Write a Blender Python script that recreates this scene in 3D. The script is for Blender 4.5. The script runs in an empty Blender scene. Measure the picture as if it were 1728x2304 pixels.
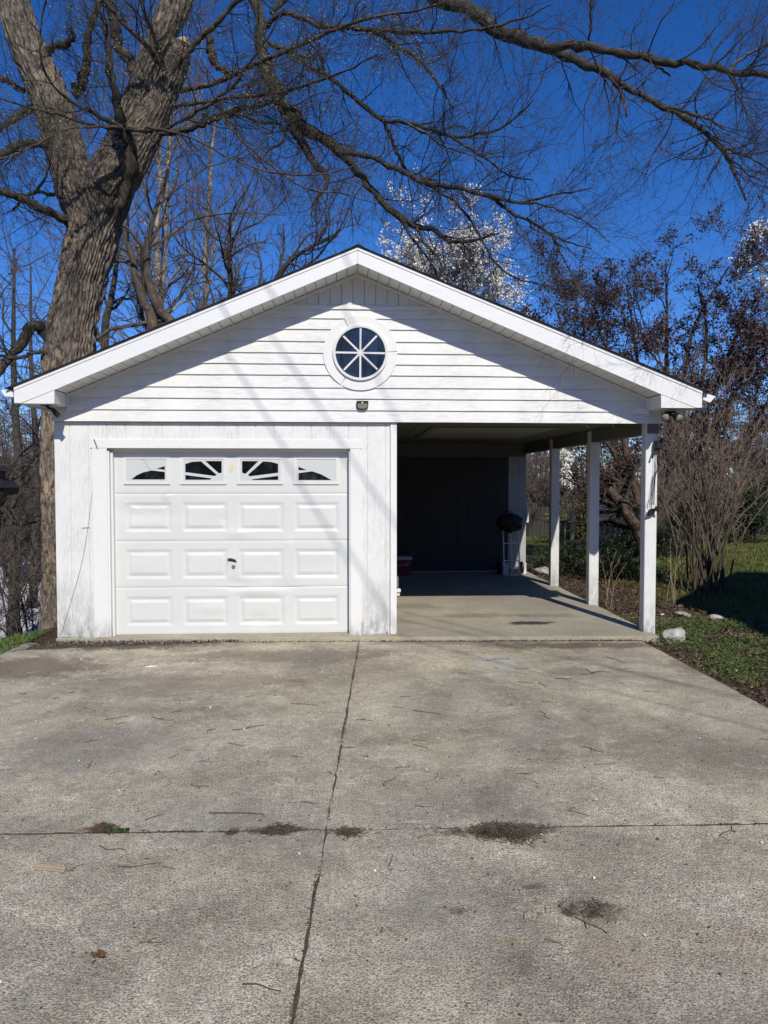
import bpy, bmesh, math, random
import numpy as np
from mathutils import Vector
from mathutils.geometry import tessellate_polygon

S = bpy.context.scene
COL = S.collection
# ------------------------------------------------------------------ camera, sky, sun, exposure
FPX = 1730.0                      # focal length in pixels of the 1728 x 2304 photograph
YAW, PITCH = math.radians(3.0), math.radians(-2.2)
CAM = np.array([0.0, 0.0, 1.82])
FW = np.array([math.sin(YAW)*math.cos(PITCH), math.cos(YAW)*math.cos(PITCH), math.sin(PITCH)])
RT = np.array([math.cos(YAW), -math.sin(YAW), 0.0])
UP = np.cross(RT, FW)
cd = bpy.data.cameras.new('camera'); cam = bpy.data.objects.new('camera', cd); COL.objects.link(cam)
cd.sensor_fit = 'HORIZONTAL'; cd.sensor_width = 36.0; cd.lens = 36.0*FPX/1728.0
cd.clip_start = 0.05; cd.clip_end = 3000.0
cam.location = CAM.tolist()
cam.rotation_euler = (math.pi/2 + PITCH, 0, -YAW)
S.camera = cam

SUN = np.array([0.20, -1.0, 0.80]); SUN /= np.linalg.norm(SUN)     # towards the sun
SUN_EL = math.asin(SUN[2])
SUN_AZ = math.atan2(SUN[0], SUN[1])
W = bpy.data.worlds.new('World'); S.world = W; W.use_nodes = True
nt = W.node_tree
sky = nt.nodes.new('ShaderNodeTexSky'); sky.sky_type = 'NISHITA'; sky.sun_disc = False
sky.sun_elevation = SUN_EL; sky.sun_rotation = SUN_AZ
sky.air_density = 0.6; sky.dust_density = 0.05; sky.ozone_density = 3.0; sky.altitude = 0.0
hsv = nt.nodes.new('ShaderNodeHueSaturation'); hsv.inputs['Saturation'].default_value = 1.30; hsv.inputs['Hue'].default_value = 0.511; hsv.inputs['Value'].default_value = 1.42     # a deep, clear blue
bg = nt.nodes['Background']; bg.inputs['Strength'].default_value = 0.105
nt.links.new(sky.outputs['Color'], hsv.inputs['Color']); nt.links.new(hsv.outputs['Color'], bg.inputs['Color'])
sl = bpy.data.lights.new('sun', 'SUN'); sl.energy = 4.0; sl.angle = math.radians(0.53); sl.color = (1.0, 0.955, 0.87)
so = bpy.data.objects.new('sun', sl); COL.objects.link(so)
so.rotation_euler = Vector(SUN.tolist()).to_track_quat('Z', 'Y').to_euler()
S.view_settings.view_transform = 'Standard'; S.view_settings.look = 'None'
S.view_settings.exposure = 0.0; S.view_settings.gamma = 1.0
S.view_settings.use_curve_mapping = False
S.cycles.max_bounces = 6; S.cycles.diffuse_bounces = 3; S.cycles.glossy_bounces = 3
S.cycles.transparent_max_bounces = 6

# ------------------------------------------------------------------ photograph geometry
def ray(px, py): return FW + RT*(px-864)/FPX - UP*(py-1152)/FPX
def P(px, py, Y):
    d = ray(px, py); return CAM + d*(Y/d[1])
def G(px, py, z=0.0):
    d = ray(px, py); return CAM + d*((z-CAM[2])/d[2])
def X_(px, Y, py=1152): return float(P(px, py, Y)[0])
def Z_(py, Y, px=806): return float(P(px, py, Y)[2])

# ------------------------------------------------------------------ mesh helpers
LOC = {}
def base(parent):
    return LOC.get(parent.name, np.zeros(3)) if parent else np.zeros(3)
def link(o, parent=None):
    COL.objects.link(o)
    if parent: o.parent = parent; LOC[o.name] = base(parent)
    return o
def tag(o, label=None, cat=None, group=None, kind=None):
    if label: o['label'] = label
    if cat: o['category'] = cat
    if group: o['group'] = group
    if kind: o['kind'] = kind
    return o
def thing(name, label, cat, loc, group=None):
    o = bpy.data.objects.new(name, None); COL.objects.link(o); o.empty_display_size = 0.1
    o.location = tuple(float(v) for v in loc); LOC[o.name] = np.array(loc, float)
    return tag(o, label, cat, group)
def mesh_np(name, V, F, mat, uv=None, smooth=False):
    """V (n,3); F list of (m,k) index arrays."""
    me = bpy.data.meshes.new(name)
    V = np.ascontiguousarray(V, np.float32)
    if not isinstance(F, list): F = [F]
    F = [np.asarray(f, np.int32) for f in F if len(f)]
    loops = np.concatenate([f.ravel() for f in F])
    sizes = np.concatenate([np.full(len(f), f.shape[1], np.int32) for f in F])
    starts = np.concatenate([[0], np.cumsum(sizes)[:-1]]).astype(np.int32)
    me.vertices.add(len(V)); me.vertices.foreach_set('co', V.ravel())
    me.loops.add(len(loops)); me.loops.foreach_set('vertex_index', loops)
    me.polygons.add(len(starts)); me.polygons.foreach_set('loop_start', starts)
    if smooth: me.polygons.foreach_set('use_smooth', np.ones(len(starts), bool))
    me.update(calc_edges=True)
    if uv is not None:
        l = me.uv_layers.new(name='UVMap'); l.data.foreach_set('uv', np.ascontiguousarray(uv[loops], np.float32).ravel())
    me.materials.append(mat)
    return me
def obj_np(name, V, F, mat, parent=None, uv=None, smooth=False):
    V = np.asarray(V, float) - base(parent)
    return link(bpy.data.objects.new(name, mesh_np(name, V, F, mat, uv, smooth)), parent)

class MB:
    """collects boxes, prisms and tubes into ONE mesh"""
    def __init__(s): s.v = []; s.f = []; s.n = 0
    def add(s, V, faces):
        s.v.append(np.asarray(V, float)); s.f += [tuple(i+s.n for i in f) for f in faces]; s.n += len(V); return s
    def box(s, x0, x1, y0, y1, z0, z1):
        V = [(x, y, z) for x in (x0, x1) for y in (y0, y1) for z in (z0, z1)]
        return s.add(V, [(0,1,3,2),(4,6,7,5),(0,4,5,1),(2,3,7,6),(0,2,6,4),(1,5,7,3)])
    def prism(s, poly, y0, y1):
        """polygon in XZ, extruded along Y"""
        n = len(poly)
        V = [(x, y0, z) for x, z in poly] + [(x, y1, z) for x, z in poly]
        return s.add(V, [tuple(range(n)), tuple(range(2*n-1, n-1, -1))] + [(i, i+n, (i+1) % n+n, (i+1) % n) for i in range(n)])
    def prism_z(s, poly, z0, z1):
        n = len(poly)
        V = [(x, y, z0) for x, y in poly] + [(x, y, z1) for x, y in poly]
        return s.add(V, [tuple(range(n-1, -1, -1)), tuple(range(n, 2*n))] + [(i, (i+1) % n, (i+1) % n+n, i+n) for i in range(n)])
    def ring(s, cx, cz, r0, r1, y0, y1, n=48):
        V = []
        for k in range(n):
            a = 2*math.pi*k/n; c, q = math.cos(a), math.sin(a)
            V += [(cx+r0*c, y0, cz+r0*q), (cx+r1*c, y0, cz+r1*q), (cx+r1*c, y1, cz+r1*q), (cx+r0*c, y1, cz+r0*q)]
        f = []
        for k in range(n):
            a = 4*k; b = 4*((k+1) % n)
            f += [(a+i, a+(i+1) % 4, b+(i+1) % 4, b+i) for i in range(4)]
        return s.add(V, f)
    def disc(s, cx, cz, r, y0, y1, n=48):
        return s.prism([(cx+r*math.cos(2*math.pi*k/n), cz+r*math.sin(2*math.pi*k/n)) for k in range(n)], y0, y1)
    def tube(s, pts, rad, n=8):
        pts = np.asarray(pts, float); rad = np.broadcast_to(np.asarray(rad, float), (len(pts),))
        V, F, _ = tubes(pts[None], rad[None].copy(), n)
        k = len(pts)
        return s.add(V, [tuple(f) for f in F] + [tuple(range(n-1, -1, -1)), tuple(range((k-1)*n, k*n))])
    def holed(s, outer, holes, y0, y1):
        """plate in XZ with polygonal holes"""
        loops = [outer]+holes
        flat = [p for l in loops for p in l]; n = len(flat)
        tri = tessellate_polygon([[Vector((p[0], p[1], 0)) for p in l] for l in loops])
        V = [(x, y0, z) for x, z in flat] + [(x, y1, z) for x, z in flat]
        f = [tuple(t) for t in tri] + [tuple(i+n for i in reversed(t)) for t in tri]
        o = 0
        for l in loops:
            m = len(l); f += [(o+i, o+(i+1) % m, o+(i+1) % m+n, o+i+n) for i in range(m)]; o += m
        return s.add(V, f)
    def build(s, name, mat, parent=None, bevel=0.0, smooth=False, seg=1):
        V = np.concatenate(s.v) - base(parent)
        me = bpy.data.meshes.new(name); me.from_pydata([tuple(v) for v in V], [], s.f)
        bm = bmesh.new(); bm.from_mesh(me); bmesh.ops.recalc_face_normals(bm, faces=bm.faces)
        if bevel: 
            ed = [e for e in bm.edges if len(e.link_faces) == 2 and e.calc_face_angle(0) > 0.5]
            bmesh.ops.bevel(bm, geom=ed, offset=bevel, segments=seg, affect='EDGES', clamp_overlap=True)
        if smooth:
            for f in bm.faces: f.smooth = True
        bm.to_mesh(me); bm.free(); me.materials.append(mat)
        return link(bpy.data.objects.new(name, me), parent)

def nrm(a): return a/np.maximum(np.linalg.norm(a, axis=-1, keepdims=True), 1e-9)
def tubes(Pt, R, s):
    """Pt (M,K,3), R (M,K) -> verts, quads, uv"""
    M, K, _ = Pt.shape
    T = np.empty_like(Pt); T[:, 1:-1] = Pt[:, 2:]-Pt[:, :-2]; T[:, 0] = Pt[:, 1]-Pt[:, 0]; T[:, -1] = Pt[:, -1]-Pt[:, -2]
    T = nrm(T)
    ch = nrm(Pt[:, -1]-Pt[:, 0])
    ref = np.where(np.abs(ch[:, 1:2]) < 0.9, np.array([[0, 1.0, 0]]), np.array([[1.0, 0, 0]]))
    N = nrm(ref[:, None]-(ref[:, None]*T).sum(-1, keepdims=True)*T); B = np.cross(T, N)
    a = np.linspace(0, 2*math.pi, s, endpoint=False)
    V = Pt[:, :, None]+R[:, :, None, None]*(np.cos(a)[None, None, :, None]*N[:, :, None]+np.sin(a)[None, None, :, None]*B[:, :, None])
    i = np.arange(M*K*s).reshape(M, K, s); j = np.roll(i, -1, axis=2)
    F = np.stack([i[:, :-1], j[:, :-1], j[:, 1:], i[:, 1:]], -1).reshape(-1, 4)
    L = np.concatenate([np.zeros((M, 1)), np.cumsum(np.linalg.norm(np.diff(Pt, axis=1), axis=-1), 1)], 1)
    uv = np.stack(np.broadcast_arrays(a[None, None]*np.maximum(R[:, :, None], .002), L[:, :, None]), -1).reshape(-1, 2)
    return V.reshape(-1, 3), F, uv
def resample(pts, rad, K, smooth=True):
    pts = np.asarray(pts, float); rad = np.asarray(rad, float)
    l = np.concatenate([[0], np.cumsum(np.linalg.norm(np.diff(pts, axis=0), axis=1))])
    if smooth and len(pts) > 2:      # Catmull-Rom
        e = np.concatenate([[2*pts[0]-pts[1]], pts, [2*pts[-1]-pts[-2]]]); out = []; rr = []
        for q in range(len(pts)-1):
            p0, p1, p2, p3 = e[q:q+4]
            for t in np.linspace(0, 1, 8, endpoint=False):
                out.append(.5*((2*p1)+(-p0+p2)*t+(2*p0-5*p1+4*p2-p3)*t*t+(-p0+3*p1-3*p2+p3)*t**3)); rr.append(rad[q]*(1-t)+rad[q+1]*t)
        out.append(pts[-1]); rr.append(rad[-1]); pts = np.array(out); rad = np.array(rr)
        l = np.concatenate([[0], np.cumsum(np.linalg.norm(np.diff(pts, axis=0), axis=1))])
    t = np.linspace(0, l[-1], K)
    return np.stack([np.interp(t, l, pts[:, k]) for k in range(3)], 1), np.interp(t, l, rad)
def spawn(rng, Pt, R, n, t=(.2, 1), L=(.3, .8), ang=(25, 65), K=5, rr=.6, rcap=1, rmin=.0015, wig=.25, pull=(0, 0, 0), scale=False, rtip=.35):
    """n children on every parent; returns points and radii"""
    M, Kp, _ = Pt.shape
    idx = np.repeat(np.arange(M), n); C = len(idx)
    tt = rng.uniform(t[0], t[1], C); f = tt*(Kp-1); k = np.minimum(f.astype(int), Kp-2); fr = (f-k)[:, None]
    a, b = Pt[idx, k], Pt[idx, k+1]; p = a*(1-fr)+b*fr; T = nrm(b-a)
    r = R[idx, k]*(1-fr[:, 0])+R[idx, k+1]*fr[:, 0]
    rnd = rng.normal(size=(C, 3)); N = nrm(rnd-(rnd*T).sum(-1, keepdims=True)*T)
    an = np.radians(rng.uniform(ang[0], ang[1], C))[:, None]
    d = T*np.cos(an)+N*np.sin(an)
    ln = rng.uniform(L[0], L[1], C)
    if scale: ln = ln*np.linalg.norm(Pt[idx, -1]-Pt[idx, 0], axis=1)*(1.15-.6*tt)
    out = np.empty((C, K, 3)); out[:, 0] = p
    pull = np.asarray(pull)[None]
    for q in range(1, K):
        d = nrm(d+rng.normal(size=(C, 3))*wig+pull)
        out[:, q] = out[:, q-1]+d*(ln/(K-1))[:, None]
    r0 = np.clip(r*rr, rmin, rcap)
    rad = r0[:, None]*np.linspace(1, rtip, K)[None]
    return out, np.maximum(rad, rmin*.7)
def join(parts, s):
    """several (P,R) families -> one mesh"""
    V, F, U, o = [], [], [], 0
    for (p, r), k in zip(parts, s):
        v, f, u = tubes(p, r, k); V.append(v); F.append(f+o); U.append(u); o += len(v)
    return np.concatenate(V), np.concatenate(F), np.concatenate(U)
def leaves(rng, C, size, aspect=.6, up=0.0, fold=.25):
    """folded two-quad leaves at centres C -> verts, quads"""
    n = len(C); sz = rng.uniform(size[0], size[1], n)[:, None]
    d = nrm(rng.normal(size=(n, 3))+np.array([0, 0, 0.0])); w = rng.normal(size=(n, 3))
    nn = nrm(w*(1-up)+np.array([0, 0, 2.0])*up); d = nrm(d-(d*nn).sum(-1, keepdims=True)*nn)
    b = np.cross(nn, d)
    a0 = C-d*sz*.5; a1 = C+d*sz*.5
    l = C+b*sz*aspect*.5+nn*sz*fold*.5; r = C-b*sz*aspect*.5+nn*sz*fold*.5
    V = np.stack([a0, l, a1, r], 1).reshape(-1, 3); i = np.arange(n)[:, None]*4
    F = np.concatenate([i+[0, 1, 2], i+[0, 2, 3]], 0)
    return V, F
def vnoise(x, y, seed=0):
    """cheap smooth value noise"""
    x = np.asarray(x, float); y = np.asarray(y, float)
    xi = np.floor(x).astype(np.int64); yi = np.floor(y).astype(np.int64); fx = x-xi; fy = y-yi
    fx = fx*fx*(3-2*fx); fy = fy*fy*(3-2*fy)
    def h(a, b):
        q = (a*374761393+b*668265263+seed*1274126177) & 0x7fffffff
        q = ((q ^ (q >> 13))*1274126177) & 0x7fffffff
        return (q & 0xffff)/65535.0
    return (h(xi, yi)*(1-fx)+h(xi+1, yi)*fx)*(1-fy)+(h(xi, yi+1)*(1-fx)+h(xi+1, yi+1)*fx)*fy
def sstep(a, b, x): t = np.clip((x-a)/(b-a), 0, 1); return t*t*(3-2*t)

# ------------------------------------------------------------------ materials
class M:
    def __init__(s, name, rough=.7, spec=.5):
        s.m = bpy.data.materials.new(name); s.m.use_nodes = True; s.t = s.m.node_tree; s.b = s.t.nodes['Principled BSDF']
        s.b.inputs['Roughness'].default_value = rough; s.b.inputs['Specular IOR Level'].default_value = spec
    def n(s, typ, **kw):
        o = s.t.nodes.new(typ)
        for k, v in kw.items():
            if k in o.inputs: o.inputs[k].default_value = v
            else: setattr(o, k, v)
        return o
    def l(s, a, b): s.t.links.new(a, b)
    def coord(s, kind='Object', scale=(1, 1, 1), rnd=False):
        c = s.n('ShaderNodeTexCoord'); mp = s.n('ShaderNodeMapping'); mp.inputs['Scale'].default_value = scale
        s.l(c.outputs[kind], mp.inputs['Vector'])
        if rnd:
            oi = s.n('ShaderNodeObjectInfo'); mu = s.n('ShaderNodeVectorMath', operation='SCALE'); cx = s.n('ShaderNodeCombineXYZ')
            for q in range(3): s.l(oi.outputs['Random'], cx.inputs[q])
            mu.inputs['Scale'].default_value = 37.0; s.l(cx.outputs[0], mu.inputs[0]); s.l(mu.outputs[0], mp.inputs['Location'])
        return mp.outputs['Vector']
    def noise(s, vec, scale, detail=4, rough=.6, dist=0.0):
        o = s.n('ShaderNodeTexNoise', Scale=scale, Detail=detail, Roughness=rough, Distortion=dist); s.l(vec, o.inputs['Vector']); return o.outputs['Fac']
    def vor(s, vec, scale, out='Distance', feature='F1'):
        o = s.n('ShaderNodeTexVoronoi', Scale=scale); o.feature = feature; s.l(vec, o.inputs['Vector']); return o.outputs[out]
    def ramp(s, fac, stops):
        o = s.n('ShaderNodeValToRGB'); e = o.color_ramp.elements
        while len(e) < len(stops): e.new(.5)
        for q, (p, c) in zip(e, stops):
            q.position = p; q.color = (c, c, c, 1) if isinstance(c, (int, float)) else (*c, 1)
        s.l(fac, o.inputs['Fac']); return o.outputs['Color']
    def mix(s, fac, a, b, mode='MIX'):
        o = s.n('ShaderNodeMix', data_type='RGBA', blend_type=mode)
        for v, i in ((fac, 0), (a, 6), (b, 7)):
            if isinstance(v, (int, float)): o.inputs[i].default_value = v
            elif isinstance(v, tuple): o.inputs[i].default_value = (*v, 1)
            else: s.l(v, o.inputs[i])
        return o.outputs[2]
    def math(s, op, a, b=0.0, c=0.0, clamp=False):
        o = s.n('ShaderNodeMath', operation=op); o.use_clamp = clamp
        for q, v in enumerate((a, b, c)):
            if isinstance(v, (int, float)): o.inputs[q].default_value = v
            else: s.l(v, o.inputs[q])
        return o.outputs[0]
    def color(s, c):
        if isinstance(c, tuple): s.b.inputs['Base Color'].default_value = (*c, 1)
        else: s.l(c, s.b.inputs['Base Color'])
        return s
    def bump(s, h, strength=.3, dist=.01):
        o = s.n('ShaderNodeBump', Strength=strength, Distance=dist); s.l(h, o.inputs['Height']); s.l(o.outputs['Normal'], s.b.inputs['Normal']); return s

def paint(name, col, grain, dirt=.5, rough=.6, rnd=True, dcol=None, edge=None):
    """weathered white paint on wood; grain = noise stretch"""
    m = M(name, rough, .35); v = m.coord('Object', grain, rnd); w = m.coord('Object', (1, 1, 1))
    g = m.noise(v, 3.0, 6, .65, .6); p = m.noise(w, 2.2, 5, .6); q = m.noise(m.coord('Object', (1, 1, 1), rnd), 9.0, 4, .7)
    f = m.math('MULTIPLY', m.ramp(g, [(.40, 0.0), (.66, 1.0)]), m.ramp(p, [(.38, .08), (.66, 1.0)]))
    f = m.math('MULTIPLY', f, dirt, clamp=True)
    dc = dcol or (col[0]*.66, col[1]*.67, col[2]*.68)
    c = m.mix(f, col, dc)
    c = m.mix(m.math('MULTIPLY', m.ramp(q, [(.5, 0.0), (.8, 1.0)]), dirt*.45), c, (col[0]*.80, col[1]*.79, col[2]*.75))
    if edge:   # grime that creeps up from the bottom of the boards
        sx = m.n('ShaderNodeSeparateXYZ'); m.l(w, sx.inputs[0])
        low = m.math('SUBTRACT', 1.0, m.math('DIVIDE', sx.outputs['Z'], edge), clamp=True)
        n2 = m.noise(m.coord('Object', (9, 9, 3)), 2.0, 5, .75)
        c = m.mix(m.math('MULTIPLY', m.math('POWER', low, 1.4), m.ramp(n2, [(.35, 0.0), (.62, 1.0)]), clamp=True), c, (.33, .33, .31))
        n3 = m.noise(m.coord('Object', (14, 14, 4)), 3.0, 4, .7)
        c = m.mix(m.math('MULTIPLY', m.math('POWER', low, 4.0), m.ramp(n3, [(.58, 0.0), (.66, .9)]), clamp=True), c, (.10, .095, .09))
    m.color(c).bump(m.math('ADD', g, m.math('MULTIPLY', q, .4)), .25, .004)
    return m.m
WHITE = (.80, .795, .765)
m_lap = paint('siding_paint', WHITE, (2.4, 8, 30), .95)
m_wall = paint('wall_panel_paint', (.80, .797, .77), (26, 6, 2.4), .95, edge=.85)
m_trim = paint('trim_paint', (.81, .803, .775), (9, 9, 9), .25, edge=.25)
m_post = paint('post_paint', (.79, .78, .745), (26, 26, 1.6), .85, edge=.6)
m_vinyl = paint('vinyl', (.72, .72, .68), (30, 2, 30), .12, .45)
m_shadewall = paint('shaded_wall_paint', (.050, .051, .050), (22, 6, 1.4), .6)  # near-black colour stands in for the deep shade inside the carport
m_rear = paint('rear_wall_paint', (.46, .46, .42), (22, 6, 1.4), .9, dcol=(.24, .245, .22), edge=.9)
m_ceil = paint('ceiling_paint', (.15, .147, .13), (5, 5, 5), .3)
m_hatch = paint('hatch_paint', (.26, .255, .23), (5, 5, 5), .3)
def fascia_mat():
    m = M('fascia_metal', .45, .4); w = m.coord('Object')
    sp = m.ramp(m.noise(w, 34, 3, .7), [(.62, 0.0), (.72, 1.0)]); st = m.ramp(m.noise(m.coord('Object', (3, 3, 10)), 2.5, 4), [(.45, 0.0), (.75, 1.0)])
    c = m.mix(m.math('MULTIPLY', sp, .30), (.82, .815, .79), (.50, .50, .49)); c = m.mix(m.math('MULTIPLY', st, .25), c, (.66, .67, .68))
    m.color(c).bump(m.noise(w, 5, 3), .12, .02); return m.m
m_fascia = fascia_mat()
def door_mat():
    m = M('door_paint', .38, .45); w = m.coord('Object')
    st = m.ramp(m.noise(m.coord('Object', (2, 1, 5)), 2.0, 5, .7), [(.4, 0.0), (.8, 1.0)])
    c = m.mix(m.math('MULTIPLY', st, .28), (.695, .705, .675), (.54, .56, .535))
    m.color(c).bump(m.noise(m.coord('Object', (2, 2, 60)), 6, 3), .06, .002); return m.m
m_door = door_mat()
def flat(name, c, rough=.6, spec=.4, metal=0.0, var=.15, sc=20):
    m = M(name, rough, spec); n = m.noise(m.coord('Object'), sc, 4)
    m.color(m.mix(n, tuple(v*(1-var) for v in c), tuple(min(1, v*(1+var)) for v in c))); m.b.inputs['Metallic'].default_value = metal
    m.bump(n, .08, .003); return m.m
m_black = flat('black_plastic', (.012, .012, .013), .45)
m_blackmetal = flat('black_metal', (.02, .021, .024), .5)
m_white = flat('white_plastic', (.73, .725, .70), .4, var=.05)
m_insert = flat('insert_plastic', (.60, .61, .59), .4, var=.04)
m_grey = flat('galvanized_metal', (.33, .34, .35), .4, metal=.8)
m_red = flat('red_plastic', (.20, .025, .03), .45)
m_dark = flat('dark_void', (.012, .012, .012), .9)
m_shingle = flat('shingle', (.030, .030, .033), .9, var=.5, sc=60)
m_lens = flat('lamp_lens', (.26, .25, .20), .3)
m_solar = flat('solar_panel_lens', (.22, .20, .13), .3)
def glass(name, col):
    m = M(name, .03, .5); m.b.inputs['IOR'].default_value = 1.75; w = m.coord('Object')
    m.color(m.mix(m.noise(w, 4, 3), col, tuple(v*.5 for v in col))).bump(m.noise(w, 2.5, 2), .03, .02); return m.m
m_glass = glass('dark_window_glass', (.022, .028, .045))
m_dglass = glass('door_glass', (.008, .010, .014)); m_dglass.node_tree.nodes['Principled BSDF'].inputs['IOR'].default_value = 1.45
def concrete(name, base_, agg, stain=(), rough=.9, smooth=False):
    m = M(name, rough, .25); w = m.coord('Object')
    big = m.noise(w, .55, 4, .6); mid = m.noise(w, 2.6, 5, .65); fine = m.noise(w, 26, 4, .7); gr = m.noise(w, 105, 3, .75)
    c = m.mix(m.ramp(big, [(.34, 0.0), (.66, 1.0)]), (base_[0]*.64, base_[1]*.63, base_[2]*.68), (base_[0]*1.14, base_[1]*1.12, base_[2]*1.06))
    c = m.mix(m.math('MULTIPLY', m.ramp(mid, [(.42, 0.0), (.70, 1.0)]), .75), c, (base_[0]*.74, base_[1]*.66, base_[2]*.56))
    c = m.mix(m.math('MULTIPLY', m.ramp(fine, [(.44, 0.0), (.62, 1.0)]), .6 if agg else .25), c, (base_[0]*1.42, base_[1]*1.42, base_[2]*1.38))
    c = m.mix(m.math('MULTIPLY', m.ramp(gr, [(.38, 1.0), (.50, 0.0)]), 1.0 if agg else .22), c, (base_[0]*.26, base_[1]*.30, base_[2]*.31))
    c = m.mix(m.math('MULTIPLY', m.ramp(gr, [(.53, 0.0), (.62, 1.0)]), .85 if agg else .15), c, (base_[0]*1.55, base_[1]*1.6, base_[2]*1.7))
    c = m.mix(m.math('MULTIPLY', m.ramp(m.noise(w, 11, 5, .75), [(.46, 0.0), (.66, 1.0)]), .5 if agg else .3), c, (base_[0]*.58, base_[1]*.56, base_[2]*.58))
    if agg:
        b1 = m.ramp(m.noise(w, .75, 8, .68, .6), [(.36, 0.0), (.50, .5), (.64, 1.0)]); b2 = m.ramp(m.noise(w, 2.3, 8, .72, .4), [(.34, 0.0), (.62, 1.0)])
        c = m.mix(.62, c, m.mix(b1, tuple(v*.50 for v in base_), tuple(v*1.22 for v in base_)), 'MIX') if False else m.mix(1.0, c, m.mix(b1, (.60, .585, .57), (1.10, 1.10, 1.08)), 'MULTIPLY')
        c = m.mix(1.0, c, m.mix(b2, (.74, .72, .70), (1.12, 1.12, 1.12)), 'MULTIPLY')
        scu = m.ramp(m.noise(w, 6.5, 8, .78, .5), [(.56, 0.0), (.66, 1.0)])       # pale scuffed skin
        c = m.mix(m.math('MULTIPLY', scu, .45), c, tuple(min(1, v*1.5) for v in base_))
        rst = m.math('MULTIPLY', m.ramp(m.noise(w, 1.1, 6, .7, .8), [(.56, 0.0), (.72, 1.0)]), .55)
        c = m.mix(rst, c, (base_[0]*.66, base_[1]*.55, base_[2]*.47))
    h = m.math('ADD', gr, m.math('MULTIPLY', fine, 1.2))
    if agg:   # pebbles laid bare by wear, more in some areas than in others
        wd = m.n('ShaderNodeVectorMath', operation='ADD'); nz = m.n('ShaderNodeTexNoise', Scale=60.0); m.l(w, nz.inputs['Vector'])
        sc = m.n('ShaderNodeVectorMath', operation='SCALE'); sc.inputs['Scale'].default_value = .012; m.l(nz.outputs['Color'], sc.inputs[0]); m.l(w, wd.inputs[0]); m.l(sc.outputs[0], wd.inputs[1])
        vc = m.n('ShaderNodeTexVoronoi', Scale=82.0); m.l(wd.outputs[0], vc.inputs['Vector'])
        hs = m.n('ShaderNodeSeparateColor'); m.l(vc.outputs['Color'], hs.inputs[0])
        peb = m.ramp(hs.outputs[0], [(0.0, (.10, .10, .105)), (.18, (.17, .16, .155)), (.34, (.33, .28, .23)), (.55, (.40, .38, .35)), (.75, (.28, .265, .25)), (1.0, (.66, .65, .62))])
        inside = m.ramp(vc.outputs['Distance'], [(.30, 1.0), (.50, 0.0)])
        pick = m.ramp(hs.outputs[1], [(.28, 0.0), (.34, 1.0)])
        area = m.ramp(m.noise(w, .8, 3, .6), [(.30, .35), (.60, 1.0)])
        near = m.n('ShaderNodeSeparateXYZ'); m.l(w, near.inputs[0])
        fall = m.math('SUBTRACT', 1.35, m.math('DIVIDE', near.outputs['Y'], 7.0), clamp=True)
        f = m.math('MULTIPLY', m.math('MULTIPLY', inside, pick), m.math('MULTIPLY', area, fall), clamp=True)
        c = m.mix(f, c, peb)
        h = m.math('ADD', h, m.math('MULTIPLY', f, 1.6))
        pur = m.ramp(m.noise(w, .45, 3, .6), [(.50, 0.0), (.70, 1.0)])
        c = m.mix(m.math('MULTIPLY', pur, .40), c, (.27, .24, .22))
    for (sx, sy, rx, ry, col, k) in stain:
        dv = m.n('ShaderNodeVectorMath', operation='SUBTRACT'); m.l(w, dv.inputs[0]); dv.inputs[1].default_value = (sx, sy, 0)
        ds = m.n('ShaderNodeVectorMath', operation='MULTIPLY'); m.l(dv.outputs[0], ds.inputs[0]); ds.inputs[1].default_value = (1/rx, 1/ry, 0)
        ln = m.n('ShaderNodeVectorMath', operation='LENGTH'); m.l(ds.outputs[0], ln.inputs[0])
        e = m.math('ADD', ln.outputs['Value'], m.math('MULTIPLY', m.math('SUBTRACT', m.noise(w, 3.6, 8, .75), .5), 2.6))
        e = m.math('ADD', e, m.math('MULTIPLY', m.math('SUBTRACT', fine, .5), .8))
        c = m.mix(m.math('MULTIPLY', m.ramp(e, [(.55, 1.0), (1.0, 0.0)]), k), c, col)
    m.color(c).bump(h, .55 if agg else .25, .006)
    return m.m
def bark(name, dark, light, su=(14, 2.6), b=.9, dist=.03):
    m = M(name, .9, .2); v = m.coord('UV', (su[0], su[1], 1)); w = m.coord('Object')
    r = m.noise(v, 1.0, 6, .65, .8); p = m.noise(w, 1.4, 4, .6); f = m.noise(m.coord('UV', (su[0]*4, su[1]*3, 1)), 1.0, 4, .7)
    c = m.ramp(r, [(.34, dark), (.50, tuple((a+q)*.42 for a, q in zip(dark, light))), (.68, light)])
    c = m.mix(m.math('MULTIPLY', m.ramp(p, [(.45, 0.0), (.7, 1.0)]), m.math('MULTIPLY', m.ramp(r, [(.40, 0.0), (.60, 1.0)]), .7)), c, (min(1, light[0]*1.45), light[1]*1.32, light[2]*1.15))  # warm pale patches, sunlit spots mixed into the bark colour
    c = m.mix(m.math('MULTIPLY', f, .35), c, tuple(q*.5 for q in dark))
    m.color(c).bump(m.math('ADD', r, m.math('MULTIPLY', f, .4)), b, dist); return m.m
m_bark = bark('furrowed_bark', (.034, .027, .021), (.44, .36, .285), (26, 7), 1.0, .035)
m_limb = bark('limb_bark', (.020, .018, .015), (.13, .115, .092), (30, 9), .8, .01)
m_twig = flat('twig_bark', (.060, .050, .042), .85, .2, var=.5, sc=7)
m_birch = bark('pale_birch_bark', (.14, .11, .09), (.46, .40, .34), (7, 5), .5, .008)
m_greybark = bark('grey_brown_bark', (.045, .034, .026), (.20, .155, .12), (16, 4), .8, .02)
m_pinktwig = flat('pale_shrub_bark', (.24, .18, .14), .8, .2, var=.45, sc=5)
m_browntwig = flat('brown_twig', (.120, .094, .076), .85, .2, var=.45, sc=2)
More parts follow.
